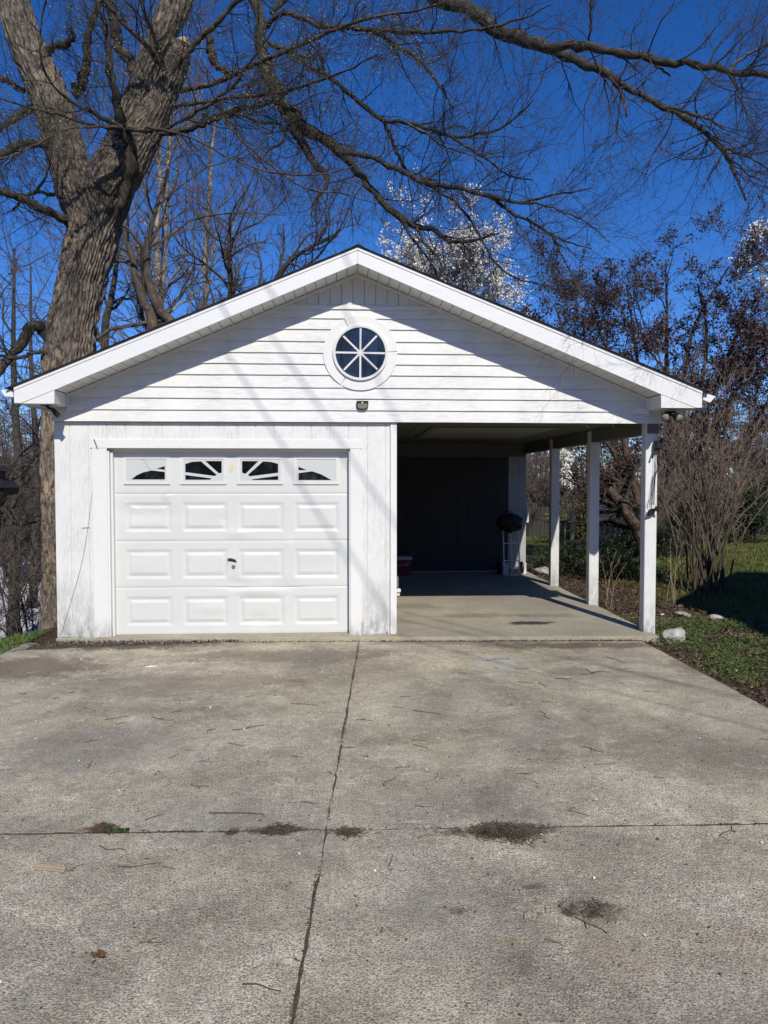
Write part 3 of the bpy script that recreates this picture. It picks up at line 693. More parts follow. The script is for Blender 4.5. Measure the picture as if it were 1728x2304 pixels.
# ---- carport: posts, side beam, ceiling, rear wall, garage side wall
YR = 15.14
PY = [8.885, 10.93, 12.99]
for yy in PY:
    MB().box(3.548, 3.690, yy, yy+.14, FL-.03, 2.56).build('post', m_post, gar, .006)
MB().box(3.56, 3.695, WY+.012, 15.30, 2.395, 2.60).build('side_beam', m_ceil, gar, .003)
ZC = 2.585
for k in range(8):       # ceiling boards
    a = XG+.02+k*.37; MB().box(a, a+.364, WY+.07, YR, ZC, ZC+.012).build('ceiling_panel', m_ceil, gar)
MB().box(1.28, 3.0, 10.5, 13.0, ZC-.012, ZC-.001).build('attic_hatch', m_hatch, gar, .002)
b = MB()
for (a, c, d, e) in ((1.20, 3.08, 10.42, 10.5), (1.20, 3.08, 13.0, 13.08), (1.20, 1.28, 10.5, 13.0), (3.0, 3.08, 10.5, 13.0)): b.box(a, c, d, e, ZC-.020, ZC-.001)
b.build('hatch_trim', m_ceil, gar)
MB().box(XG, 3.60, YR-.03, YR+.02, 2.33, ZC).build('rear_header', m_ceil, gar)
k = 0; x = XG+.02
while x < 3.60:
    e = min(x+.2032, 3.63); MB().box(x+.0025, e-.0025, YR, YR+.016, FL+.02, 2.36).build('wall_plank', m_rear if x > 3.24 else m_shadewall, gar); x = e  # one wall: end planks coloured pale as sunlit, the rest dark as shaded
MB().box(XG, 3.625, YR+.016, YR+.10, FL, ZC).build('wall_backing', m_shadewall, gar)
x = WY+.10
while x < YR-.01:
    e = min(x+.2032, YR); MB().box(XG-.014, XG, x+.0025, e-.0025, FL+.02, ZC).build('wall_plank', m_shadewall, gar); x = e
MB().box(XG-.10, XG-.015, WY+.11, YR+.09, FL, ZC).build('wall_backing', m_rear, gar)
MB().box(XL+.03, XL+.10, WY+.11, YR+.09, FL, 2.8).build('side_wall', m_wall, gar)
MB().box(XL+.11, XG-.11, YR+.0, YR+.09, FL, 2.8).build('back_wall', m_wall, gar)
MB().prism([(XL+.05, 2.62), (3.62, 2.62), (AP[0], AP[2]-.05)], YR+.02, YR+.08).build('rear_gable', m_lap, gar)
MB().box(XG+.0, 3.62, YR-.028, YR-.004, FL, FL+.022).build('sill_plate', m_cfloor, gar)
for px in (1317, 1378):
    p = P(px, 951, WY+.03); hk = MB().tube([(p[0], p[1], p[2]+.01), (p[0]+.004, p[1]-.01, p[2]-.03), (p[0]+(.02 if px < 1350 else 0), p[1]-.02, p[2]-.055)], .004, 6); hk.build('hook', m_grey, gar)

# ------------------------------------------------------------------ things fixed to, hung on or standing in the garage
def spot(name, label, at, heads, grp=None):
    t = thing(name, label, 'floodlight', at, grp); a = np.array(at, float)
    MB().box(a[0]-.05, a[0]+.05, a[1]-.05, a[1]+.05, a[2]-.02, a[2]).build('base_plate', m_black, t, .005)
    for d, r, ln, lens in heads:
        d = nrm(np.array(d, float)); e = a+np.array([d[0]*.09, d[1]*.05, -.05])
        MB().tube([a+[0, 0, -.015], a+[d[0]*.04, 0, -.045], e], .013, 8).build('arm', m_black, t)
        K = np.array([0, .25, .6, 1.0])*ln
        MB().tube([e+d*q for q in K], [r*.45, r*.8, r*.95, r], 16).build('lamp_head', m_black, t, smooth=True)
        if lens: MB().tube([e+d*(ln-.004), e+d*(ln+.012)], [r*.94, r*.82], 16).build('lamp_lens', m_lens, t, smooth=True)
p = P(1508, 925, 8.62); spot('floodlight', 'black twin head floodlight under the right eave corner by the front post', p, [((-.55, -.75, -.35), .046, .10, True), ((.30, -.80, -.45), .050, .09, True)])
p = P(104, 909, 8.62); spot('spotlight', 'small black spotlight under the left eave corner beside the tree trunk', p, [((.75, -.25, -.75), .030, .12, False)])
# sensor light under the round window
sx, sz = X_(815.5, WY), Z_(912.5, WY, 815)
t = thing('sensor_light', 'small brown solar sensor light on the siding under the round window', 'wall light', (sx, WY-.03, sz))
o_ = [(-.068, .048), (.068, .048), (.066, -.025), (.040, -.046), (-.040, -.046), (-.066, -.025)]
MB().prism([(sx+a, sz+c) for a, c in o_], WY-.060, WY-.026).build('housing', m_black, t, .006)
MB().prism([(sx+a*.86, sz+c*.86-.002) for a, c in [(-.068, .020), (.068, .020), (.066, -.025), (.040, -.046), (-.040, -.046), (-.066, -.025)]], WY-.066, WY-.058).build('lens', m_solar, t, .003)
MB().disc(sx-.002, sz+.024, .011, WY-.075, WY-.058, 12).build('sensor', m_white, t, .003)
# cords and small boxes hanging on the front post
q = P(1477, 1000, 8.86); yp = 8.86
t = thing('power_adapters', 'black string light plugs and cords hanging down the face of the front post', 'power adapter', q)
b = MB()
b.box(q[0]-.035, q[0]+.04, yp-.07, yp-.0+.02, q[2]-.06, q[2]+.04); b.build('transformer', m_black, t, .012)
MB().tube([q+[.03, 0, .03], q+[.06, 0, .07], q+[.085, .02, .06], q+[.06, .03, .0]], .010, 6).tube([q+[-.02, -.03, -.03], q+[-.045, -.03, -.10], q+[-.062, -.03, -.165]], [.010, .008, .014], 6).build('plug', m_black, t)
qb = P(1466, 1145, yp)
for k, (dx, ex) in enumerate([(-.015, -.03), (0, -.01), (.012, .0), (.024, .012), (-.005, .02)]):
    pts = [q+[dx, -.03, -.05], q+[dx*.8+.005*k-.01, -.022, -.30], (q+qb)/2+[ex*.4, -.025, 0], qb+[ex, -.022, .05]]
    MB().tube(resample(pts, [.003]*4, 14)[0], .0028, 5).build('cord', m_black, t)
MB().tube(resample([qb+[-.03, -.02, .12], qb+[-.06, -.02, .03], qb+[-.045, -.02, -.01], qb+[-.02, -.02, .0]], [1]*4, 12)[0], .0025, 5).build('cord', m_black, t)
MB().prism([(qb[0]-.055, qb[2]-.085), (qb[0]+.02, qb[2]-.06), (qb[0]+.03, qb[2]), (qb[0]-.01, qb[2]+.01), (qb[0]-.05, qb[2]-.02)], yp-.045, yp-.012).build('plug_box', m_black, t, .006)
MB().prism([(qb[0]-.0, qb[2]-.02), (qb[0]+.075, qb[2]-.035), (qb[0]+.05, qb[2]+.035), (qb[0]+.02, qb[2]+.03)], yp-.07, yp-.047).build('plug_box', m_black, t, .006)
MB().tube([qb+[.0, -.05, .03], qb+[.02, -.05, .06], qb+[.04, -.05, .035]], .004, 6).build('loop', m_white, t)
# dead vine on the left wall
pv = [P(a, c, WF-.008) for a, c in ((139, 1424), (150, 1385), (165, 1335), (182, 1275), (196, 1200), (207, 1110), (218, 1020))]
t = thing('dead_vine', 'thin dry vine stem climbing the white wall left of the door', 'vine', pv[0])
MB().tube(resample(pv, [.0045]*7, 26)[0], .0017, 5).build('stem', m_browntwig, t)
MB().tube([P(184, 1188, WF-.008), P(202, 1187, WF-.008)], .0025, 4).build('tendril', m_browntwig, t)
MB().tube([P(211, 988, WF-.026), P(215, 998, WF-.028), P(219, 1009, WF-.026)], .005, 5).build('tendril', m_blackmetal, t)
# outlet with plugs at the carport side of the front wall
q = P(895, 1318, 8.98); xo = XG+.002
t = thing('outlet_box', 'white outlet box with clear cover low on the carport side of the wall', 'outlet', (xo, 8.98, q[2]))
MB().box(xo, xo+.03, 8.92, 8.99, q[2]-.02, q[2]+.12).build('cover', m_grey, t, .008)
MB().box(xo, xo+.055, 8.93, 8.99, q[2]-.075, q[2]-.03).box(xo, xo+.045, 8.93, 8.985, q[2]-.115, q[2]-.085).build('plug', m_white, t, .008)
# cooler at the rear wall
q0, q1 = P(885, 1281, 14.7), P(926, 1247, 14.7)
t = thing('cooler', 'dark red cooler with pale lid standing at the rear wall of the carport', 'cooler', (q1[0]-.3, 14.75, FL))
MB().prism([(q1[0]-.56, FL), (q1[0]-.02, FL), (q1[0], FL+.30), (q1[0]-.58, FL+.30)], 14.55, 14.95).build('tub', m_red, t, .02, seg=2)
MB().box(q1[0]-.59, q1[0]+.01, 14.54, 14.96, FL+.303, FL+.355).build('lid', m_white, t, .015, seg=2)
MB().tube([(q1[0]-.5, 14.53, FL+.25), (q1[0]-.45, 14.51, FL+.20), (q1[0]-.12, 14.51, FL+.20), (q1[0]-.07, 14.53, FL+.25)], .009, 6).build('handle', m_white, t)
# white hand truck and what stands on it
HY = 14.60
hx0, hx1 = X_(1135, HY), X_(1170, HY)
t = thing('hand_truck', 'white tubular hand truck leaning against the rear wall of the carport', 'hand truck', ((hx0+hx1)/2, HY, FL))
for xx in (hx0, (hx0+hx1)/2, hx1):
    MB().tube([(xx, HY, FL+.03), (xx, HY+.06, FL+.5), (xx, HY+.16, FL+1.02)], .013, 8).build('rail', m_white, t)
for zz_ in (.14, .27, .60):
    MB().tube([(hx0, HY+.02+zz_*.08, FL+zz_), (hx1, HY+.02+zz_*.08, FL+zz_)], .011, 8).build('crossbar', m_white, t)
MB().tube(resample([(hx0, HY+.16, FL+1.02), (hx0+.05, HY+.20, FL+1.14), (hx1-.05, HY+.20, FL+1.14), (hx1, HY+.16, FL+1.02)], [1]*4, 14)[0], .013, 8).build('handle', m_white, t)
MB().box(hx0-.02, hx1+.05, HY-.16, HY+.0, FL+.004, FL+.014).build('toe_plate', m_white, t)
for xx in (hx0-.06, hx1+.055):
    c = np.array([xx, HY+.09, FL+.125]); MB().tube([c-[.03, 0, 0], c+[.03, 0, 0]], .12, 20).build('wheel', m_black, t, .012)
qd = X_(1146, HY)
t = thing('leaf_blower_bag', 'bulky black bag hung over the handle of the white hand truck', 'bag', (qd, HY, FL+.92))
bm_ = bmesh.new(); bmesh.ops.create_icosphere(bm_, subdivisions=3, radius=1)
for v in bm_.verts:
    d = v.co.copy(); n_ = float(vnoise(np.array(d.x*2.2+5), np.array(d.z*2.2+d.y*1.7+9), 5)); v.co = Vector((d.x*.225, d.y*.13-.02, d.z*.185))*(0.85+.38*n_)
me = bpy.data.meshes.new('bag_body'); bm_.to_mesh(me); bm_.free(); me.materials.append(m_black)
for f in me.polygons: f.use_smooth = True
o_ = bpy.data.objects.new('bag_body', me); link(o_, t); o_.location = (.0, -.05, .08)
MB().tube(resample([(qd-.12, HY+.04, FL+1.10), (qd-.05, HY+.14, FL+1.21), (qd+.05, HY+.14, FL+1.21), (qd+.12, HY+.04, FL+1.10)], [1]*4, 12)[0], .01, 6).build('strap', m_black, t)
for (a, c, lb) in ((1129, 1143, 'small white box left of the hand truck in the carport'), (1172, 1183, 'small white box right of the hand truck catching the sun')):
    xa, xb = X_(a, 14.78), X_(c, 14.78); t = thing('white_box', lb, 'box', ((xa+xb)/2, 14.8, FL))
    MB().box(xa, xb, 14.70, 14.95, FL, FL+.185).build('carton', m_white, t, .006)
    MB().box(xa-.006, xb+.006, 14.69, 14.96, FL+.187, FL+.21).build('lid', m_white, t, .004)
xx = 3.63; t = thing('meter_box', 'small pale utility box on the outer corner of the rear wall', 'utility box', (xx, YR+.05, 1.2))
MB().box(xx, xx+.05, YR-.01, YR+.08, 1.02, 1.40).build('case', m_white, t, .006)
MB().box(xx+.05, xx+.058, YR+.0, YR+.07, 1.05, 1.30).build('cover', m_grey, t)
# lantern post at the left edge
lx, ly = X_(-14, 11.0), 11.0
t = thing('lamp_post', 'black lantern lamp post with flared roof at the left edge', 'lamp post', (lx, ly, -.6))
Zl = lambda y: Z_(y, ly, 0)
b = MB(); sq = 4
def frus(b, r0, r1, z0, z1, n=4, rot=math.pi/4):
    V = [(lx+r*math.sqrt(2)*math.cos(rot+2*math.pi*k/n), ly+r*math.sqrt(2)*math.sin(rot+2*math.pi*k/n), z) for r, z in ((r0, z0), (r1, z1)) for k in range(n)]
    return b.add(V, [tuple(range(n-1, -1, -1)), tuple(range(n, 2*n))]+[(k, (k+1) % n, (k+1) % n+n, k+n) for k in range(n)])
pxm = 11.0/1730
frus(MB(), 33*pxm, 20*pxm, Zl(1060), Zl(1050)).build('cap', m_blackmetal, t, .003)
frus(MB(), 19*pxm, 19*pxm, Zl(1076), Zl(1060.5)).build('neck', m_blackmetal, t, .003)
b = frus(MB(), 36*pxm, 22*pxm, Zl(1090), Zl(1076.5)); frus(b, 51*pxm, 36*pxm, Zl(1097), Zl(1090.2)); b.build('lamp_roof', m_blackmetal, t, .003)
frus(MB(), 38*pxm, 40*pxm, Zl(1113), Zl(1097.5)).build('collar', m_blackmetal, t, .003)
frus(MB(), 15*pxm, 22*pxm, Zl(1140), Zl(1113.5)).build('lantern_body', m_dglass, t, .003)
MB().tube([(lx, ly, -.8), (lx, ly, Zl(1140))], [.035, .028], 10).build('pole', m_blackmetal, t)
# ------------------------------------------------------------------ neighbours outside the frame that shade the place
hs = thing('house', 'gabled house standing to the right of the driveway', 'house', (9, 2, 0))
hx_, hw, hz0, hz1 = 5.95, 6.1, 2.55, 5.0
MB().box(hx_, hx_+hw, -6.0, 8.25, -.2, hz0).build('wall', m_wall, hs)
MB().prism([(hx_-.02, hz0), (hx_+hw/2, hz1-.05), (hx_+hw+.02, hz0)], -6.0, 8.25).build('gable_wall', m_lap, hs)
for s_ in (-1, 1):
    xm = hx_+hw/2; xe = xm+s_*(hw/2+.3); MB().prism([(xm, hz1), (xe, hz0-.2), (xe, hz0-.08), (xm, hz1+.12)], -6.3, 8.4).build('roof', m_shingle, hs)
for yy in (0.5, 4.5):
    f_ = MB().box(hx_-.04, hx_-.001, yy-.5, yy+.5, 1.0, 2.1).build('window', m_white, hs); MB().box(hx_-.045, hx_-.041, yy-.43, yy+.43, 1.07, 2.03).build('pane', m_glass, f_)
cab = [((453, 708), (758, 1194), 9.0, 11.0), ((555, 677), (885, 1168), 9.2, 11.2), ((727, 599), (876, 917), 9.6, 11.4)]
ends = []
for (a, b_, t1, t2) in cab:
    p1 = P(a[0], a[1], WY)+SUN*t1; p2 = P(b_[0], b_[1], WY)+SUN*t2; d = p2-p1
    k0 = (-5.0-p1[0])/d[0]; k1 = (7.4-p1[0])/d[0]
    pts = [p1+d*q for q in np.linspace(k0, k1, 24)]; ends.append(pts[0])
    ca = MB().tube(pts, .0095, 6).build('overhead_cable', m_black); tag(ca, ('lowest', 'middle', 'uppermost')[len(ends)-1]+' of three black service cables strung above the driveway to the house', 'cable', 'overhead service cables')
e = ends[0]; t = thing('utility_pole', 'wooden utility pole carrying the service cables left of the garage', 'utility pole', (e[0]-.1, e[1], -1))
MB().tube([(e[0]-.15, e[1], -1), (e[0]-.15, e[1], e[2]+1.2)], [.16, .11], 14).build('pole', m_greybark, t)
MB().box(e[0]-.25, e[0]-.05, e[1]-.9, e[1]+.9, e[2]+.5, e[2]+.6).build('crossarm', m_greybark, t)
# ------------------------------------------------------------------ the big forked tree left of the garage
TY = 12.3
def T(lst, Y0=None, Y1=None):
    """(px, py, radius px[, depth]) of the photograph -> points and radii in metres at their depths"""
    n = len(lst); pts, rad = [], []
    for k, q in enumerate(lst):
        Y = q[3] if len(q) > 3 else Y0+(Y1-Y0)*k/(n-1)
        pts.append(P(q[0], q[1], Y)); rad.append(q[2]*Y/FPX)
    return np.array(pts), np.array(rad)
def rough_tube(pts, rad, K, s, amp, seed, ridges=34):
    """thick trunk with bark furrows and swellings in its surface"""
    p, r = resample(pts, rad, K)
    V, F, uv = tubes(p[None], r[None], s)
    C = np.repeat(p, s, 0); d = V-C; R = np.linalg.norm(d, axis=1, keepdims=True); d = d/R
    a = np.tile(np.arange(s)/s, K); L = uv[:, 1]
    wob = vnoise(a*6, L*1.3, seed)+.5*vnoise(a*13, L*2.6, seed+1)
    u = a*ridges+1.6*vnoise(a*9, L*2.2, seed+2)+.9*vnoise(a*20, L*6, seed+3)
    ridge = np.abs((u % 1)*2-1)**.7; brk = .25+.9*vnoise(a*ridges, L*8, seed+4)
    seam = np.minimum(a, 1-a)*s; fade = sstep(0, 3, seam)
    h = amp*(ridge*brk-.5)*fade+(wob-.75)*.10*R[:, 0]*sstep(0, 8, seam)
    V = V+d*h[:, None]
    return V, F, uv
tree = thing('forked_tree', 'large bare forked tree with furrowed bark left of the garage, limbs overhanging the driveway', 'tree', P(150, 1455, TY))
trunk = [(150, 1475, 98), (151, 1452, 78), (152, 1425, 68), (153, 1390, 63), (154, 1300, 61), (154, 1200, 61), (153, 1080, 60), (150, 940, 59), (155, 810, 58), (169, 710, 56), (189, 604, 57), (208, 526, 61), (217, 470, 70), (222, 430, 78)]
p, r = T(trunk, TY, TY)
V, F, uv = rough_tube(p, r*.87, 380, 340, .058, 1, 38); obj_np('trunk', V, F, m_bark, tree, uv)
def limb(lst, Y0, Y1, seed, name='limb', mat=m_bark, K=150, s=150, amp=.044, rg=22):
    p, r = T(lst, Y0, Y1); r = r*.90; V, F, uv = rough_tube(p, r, K, s, amp, seed, rg); obj_np(name, V, F, mat, tree, uv)
    return resample(p, r, 40)
fam = []          # medium limbs that carry twigs
big = []
big.append(limb([(214, 520, 50), (186, 455, 53), (158, 380, 47), (140, 315, 46), (122, 251, 45), (99, 188, 44), (68, 125, 41), (46, 63, 39), (30, 0, 38), (8, -120, 34), (-6, -260, 28)], TY, TY-.2, 5))
big.append(limb([(216, 520, 48), (238, 440, 58), (262, 370, 54), (286, 305, 43), (316, 215, 35), (343, 130, 31), (374, 60, 32), (399, 0, 33), (430, -90, 31), (470, -230, 25), (500, -360, 18)], TY, TY-.6, 6))
big.append(limb([(240, 430, 50), (282, 372, 50), (318, 312, 41), (350, 250, 34), (379, 190, 28), (400, 135, 27), (413, 95, 22)], TY-.15, TY-.55, 7, K=80))
MB().tube(*T([(408, 112, 20), (412, 100, 19), (418, 84, 6)], TY-.5, TY-.55), 12).build('broken_stub', m_stub, tree)
SF = .66
def med(lst, Y0, Y1, K=26, s=9, keep=True, name='limb', mat=None, sm=True, sf=None):
    p, r = T(lst, Y0, Y1); p, r = resample(p, r*(sf or SF), K)
    rr = np.random.default_rng(len(fam)+77); p[1:-1] += rr.normal(size=(K-2, 3))*(r[1:-1, None]*.16+.004)
    r = r*(1+.10*rr.normal(size=K)).clip(.75, 1.3)
    V, F, uv = tubes(p[None], r[None], s); obj_np(name, V, F, mat or m_limb, tree, uv, sm)
    if keep: fam.append((p, r))
    return p, r
# limbs over the roof, traced from the photograph, each at its own depth
R1 = [(500, -180, 24), (545, -90, 18), (575, 0, 13), (590, 100, 14), (607, 175, 15), (640, 240, 17), (668, 278, 16), (720, 310, 14), (772, 345, 13), (805, 385, 11), (832, 425, 10), (868, 458, 9), (902, 490, 9), (938, 510, 7), (972, 516, 5.5), (1012, 541, 4.5), (1045, 545, 4), (1080, 538, 3), (1110, 525, 2)]
med(R1, 11.7, 9.6, 48, 11, sf=.92)
med([(652, 262, 12), (664, 300, 11), (690, 340, 10), (716, 378, 8), (736, 396, 6), (728, 428, 4), (706, 456, 3), (700, 480, 2)], 11.0, 10.6, sf=.95)
med([(772, 345, 9), (805, 346, 8), (842, 357, 9), (902, 385, 8), (955, 412, 9), (1000, 420, 8), (1042, 426, 7.5), (1098, 441, 7), (1165, 456, 5.5), (1215, 445, 4), (1262, 436, 3), (1330, 424, 1.6)], 10.6, 8.6, 36)
med([(1098, 441, 6), (1147, 475, 5.5), (1193, 498, 5), (1240, 527, 4), (1285, 546, 3), (1330, 560, 1.8)], 9.4, 8.6)
med([(1165, 456, 4), (1215, 460, 3.5), (1270, 478, 3), (1320, 500, 2.2), (1370, 545, 1.4)], 9.1, 8.4)
med([(1240, 527, 3.5), (1262, 570, 3), (1290, 625, 2.2), (1310, 665, 1.5)], 9.0, 8.6)
med([(955, 412, 5), (992, 434, 5), (1030, 460, 4.6), (1066, 507, 4.2), (1092, 556, 4), (1122, 598, 3.5), (1167, 628, 3), (1225, 643, 2.4), (1262, 655, 1.5)], 10.0, 9.0)
med([(938, 510, 5), (955, 545, 4.5), (985, 580, 4), (1003, 620, 3), (1012, 650, 2)], 9.8, 9.6)
med([(902, 490, 6), (935, 545, 5), (962, 580, 4.5), (985, 622, 3.5), (1000, 650, 2.5)], 10.0, 9.8)
med([(600, 60, 10), (640, 28, 9), (682, 40, 9), (722, 60, 8), (790, 63, 8), (868, 69, 8), (940, 73, 7), (1010, 70, 6), (1100, 64, 5), (1180, 40, 3), (1240, 10, 2)], 11.4, 9.0, 36)
med([(830, 66, 6), (868, 86, 7), (902, 110, 7), (925, 120, 7), (952, 145, 6), (982, 182, 5), (1003, 212, 4), (1020, 245, 2.5)], 10.4, 9.6)
med([(400, 205, 8), (480, 190, 8), (545, 158, 8), (610, 131, 7), (680, 97, 7), (750, 68, 6), (850, 35, 5), (940, 24, 4), (1003, 4, 3)], 11.9, 8.6, 32, mat=m_greybark)
med([(395, 240, 7), (478, 226, 6), (555, 216, 5.5), (640, 205, 5), (720, 180, 4.5), (790, 154, 3.5), (850, 122, 2.5)], 11.9, 9.2, mat=m_greybark)
med([(360, 300, 10), (420, 292, 10), (480, 268, 10), (545, 243, 9), (585, 240, 8), (622, 218, 7), (655, 203, 5)], 11.9, 11.2)
med([(480, 268, 7), (540, 258, 6), (580, 275, 5), (625, 278, 5), (640, 300, 4), (636, 322, 3.5), (612, 333, 3), (594, 350, 2)], 11.4, 11.0)
med([(480, 120, 14), (470, 80, 12), (505, 150, 10)][:2]+[(482, 140, 12), (520, 165, 9)], 12.3, 12.0, keep=False)
med([(606, 95, 9), (655, 120, 8), (702, 152, 7.5), (742, 176, 7.5), (782, 207, 8), (822, 241, 7.5), (860, 270, 7), (900, 273, 6.5), (960, 287, 6), (1015, 307, 5.5), (1070, 304, 5), (1130, 286, 4), (1180, 248, 2.5), (1200, 225, 1.6)], 11.3, 9.2, 36)
med([(860, 270, 6), (878, 305, 6), (893, 342, 5.5), (912, 380, 5), (935, 400, 3.5), (985, 408, 2)], 10.4, 10.0)
med([(1015, 307, 5), (1046, 328, 4.5), (1098, 360, 4), (1148, 396, 3), (1200, 405, 2)], 9.8, 9.0)
med([(900, 273, 5), (960, 300, 4), (1000, 330, 3.2), (1060, 350, 2.4), (1110, 395, 1.5)], 10.0, 9.2)
R7 = [(470, -230, 22), (640, -290, 22), (830, -150, 19), (980, -4, 17), (1062, 27, 17), (1124, 68, 17), (1176, 89, 17), (1239, 110, 15), (1281, 128, 11), (1348, 156, 10), (1400, 185, 8.5), (1453, 219, 8), (1515, 250, 8), (1567, 284, 7.5), (1624, 333, 6.5), (1656, 396, 4.5), (1678, 450, 2.5)]
med(R7, 11.6, 7.2, 60, 12, sf=.86)
med([(1225, 104, 11), (1307, 104, 11), (1385, 117, 10), (1463, 133, 10), (1541, 143, 9), (1645, 159, 8), (1728, 170, 7), (1830, 190, 5)], 8.1, 7.2, 30, 11, sf=.9)
med([(1372, 175, 5), (1395, 205, 4.5), (1403, 235, 4), (1410, 262, 3.6)], 7.8, 7.7, 10, keep=False)
med([(1500, 240, 5), (1545, 253, 5), (1595, 270, 4.5), (1630, 292, 3.5)], 7.6, 7.4, 12)
med([(1624, 333, 5), (1660, 345, 4), (1700, 362, 3), (1740, 390, 2)], 7.4, 7.1, 14)
med([(1645, 360, 3), (1690, 395, 2.5), (1725, 410, 1.5)], 7.3, 7.1, 10)
med([(1633, 160, 4), (1655, 195, 4), (1668, 225, 3), (1690, 275, 2), (1722, 310, 1.5)], 7.5, 7.2, 14)
med([(1645, 157, 5), (1668, 130, 5), (1695, 115, 4), (1735, 90, 3)], 7.5, 7.3, 12, mat=m_pinktwig)
med([(1463, 135, 4), (1485, 152, 3.6), (1507, 171, 3.2)], 7.8, 7.7, 8, keep=False, mat=m_greybark)
med([(1325, 104, 4), (1328, 60, 3.5), (1330, 0, 3)], 8.0, 7.8, 12)
# limbs and shoots around the fork
med([(258, 490, 6, 12.0), (280, 432, 13, 11.85), (291, 380, 16, 11.72), (290, 335, 18, 11.62), (282, 303, 16, 11.5), (273, 285, 13, 11.4), (268, 255, 10, 11.3), (257, 205, 8.5), (245, 160, 8), (243, 100, 7), (232, 40, 6), (218, 0, 5), (205, -60, 4)], 11.9, 10.6, 40, 12, sf=.95)
med([(273, 288, 9), (240, 272, 8), (210, 252, 7), (172, 235, 6), (140, 212, 5), (110, 180, 4), (95, 140, 4), (92, 60, 3.5), (104, 0, 3)], 11.3, 10.2)
med([(270, 290, 6), (200, 280, 4), (130, 258, 3.5), (60, 240, 3), (0, 222, 2.5), (-60, 210, 2)], 11.2, 9.6)
med([(275, 288, 6), (215, 285, 4), (150, 290, 3.5), (90, 320, 3), (40, 345, 2.8), (-20, 362, 2.2)], 11.2, 9.6, mat=m_greybark)
med([(278, 292, 8), (330, 296, 6), (368, 290, 6), (420, 266, 6.5), (480, 226, 6), (522, 196, 5), (556, 150, 4), (600, 90, 3), (640, 20, 2)], 11.4, 9.8)
med([(372, 158, 10), (340, 115, 9), (300, 75, 8), (262, 35, 7), (220, -10, 6), (180, -60, 5)], 11.6, 10.8, mat=m_greybark)
med([(385, 165, 9), (430, 110, 9), (470, 70, 8.5), (515, 22, 8), (560, -30, 7)], 11.6, 10.8, mat=m_greybark)
med([(372, 158, 6), (350, 90, 6), (322, 20, 5), (305, -50, 4)], 11.5, 10.8)
med([(300, 165, 11), (288, 130, 12), (268, 110, 12), (258, 60, 11), (245, 0, 10), (235, -60, 8)], 12.7, 12.4, sf=.95)
med([(165, 215, 12), (185, 180, 11), (196, 140, 9), (195, 95, 8), (205, 60, 7), (225, 0, 6)], 12.6, 12.2, sf=.95)
med([(98, 115, 9), (125, 103, 9), (152, 96, 9), (165, 80, 6), (160, 65, 4)], 12.2, 11.9, 14, sf=.95)
med([(120, 322, 12), (88, 322, 10), (55, 322, 9), (28, 333, 9), (2, 352, 8), (-30, 380, 6)], TY-.2, 11.6, sf=.95)
med([(160, 505, 12), (138, 490, 11), (98, 470, 10), (60, 450, 10), (30, 440, 9), (0, 430, 9), (-40, 420, 7)], TY-.2, 11.2, sf=.95)
med([(150, 442, 7), (110, 436, 6), (80, 432, 6), (50, 450, 5), (30, 475, 4)], TY-.2, 11.6)
med([(80, 432, 5), (100, 405, 4), (110, 372, 3.5), (112, 360, 3)], 11.8, 11.6, 10)
med([(75, 240, 10), (40, 262, 9), (8, 283, 8), (-30, 300, 6)], 12.4, 12.2, 14, sf=.95)
med([(55, 205, 9), (30, 190, 10), (0, 175, 10), (-40, 165, 8)], 12.6, 12.5, 14)
med([(110, 760, 14), (80, 735, 13), (60, 755, 11), (35, 790, 10), (0, 835, 9), (-40, 870, 8)], 12.6, 12.0, sf=.95)
med([(118, 800, 7), (85, 790, 6), (45, 805, 5.5), (0, 802, 5), (-40, 805, 4)], 12.1, 11.6)
med([(610, 30, 9), (635, 5, 10), (660, -40, 9)], 11.6, 11.6, 8)
med([(330, 285, 5), (400, 300, 4), (470, 330, 3.5), (540, 365, 3), (610, 388, 3), (690, 395, 2.6), (760, 385, 2.2), (830, 362, 1.6)], 10.6, 9.2, 28, 6, mat=m_greybark)
med([(500, 262, 5), (560, 330, 4), (620, 380, 3.4), (690, 425, 3), (770, 435, 2.4), (850, 460, 1.6)], 10.5, 9.4, 24, 6, mat=m_greybark)
# twigs of every order, spread along all those limbs
rt = np.random.default_rng(5)
K = 24
FP = np.stack([resample(p, r, K, False)[0] for p, r in fam]); FR = np.stack([resample(p, r, K, False)[1] for p, r in fam])
lenf = np.linalg.norm(np.diff(FP, axis=1), axis=-1).sum(1)
s1p, s1r = [], []
for q in range(len(fam)):
    n = int(4+lenf[q]*6.6)
    a, b = spawn(rt, FP[q:q+1], FR[q:q+1], n, (.12, 1), (.35, 1.15), (28, 80), 8,   .42, .009, .0026, .20, (0, 0, .03), rtip=.30); s1p.append(a); s1r.append(b)
s1p, s1r = np.concatenate(s1p), np.concatenate(s1r)
keep = s1p[:, :, 1].min(1) > 5.6; s1p, s1r = s1p[keep], s1r[keep]
s2p, s2r = spawn(rt, s1p, s1r, 6, (.12, 1), (.20, .62), (25, 70), 6, .62, .004, .0018, .22, (0, 0, -.02))
s3p, s3r = spawn(rt, s2p, s2r, 6, (.12, 1), (.08, .28), (25, 70), 4, .7, .0024, .0013, .22, (0, 0, -.03))
n1 = len(s1p); sel = np.argsort(-s1r[:, 0])[:240]
rest = np.ones(n1, bool); rest[sel] = False
for q in sel:
    V, F, uv = tubes(s1p[q:q+1], s1r[q:q+1], 5); obj_np('branch', V, F, m_limb, tree, uv, True)
V, F, uv = join([(s1p[rest], s1r[rest]), (s2p, s2r), (s3p, s3r)], [4, 3, 3])
tag(obj_np('twigs', V, F, m_twig, tree), kind='stuff')
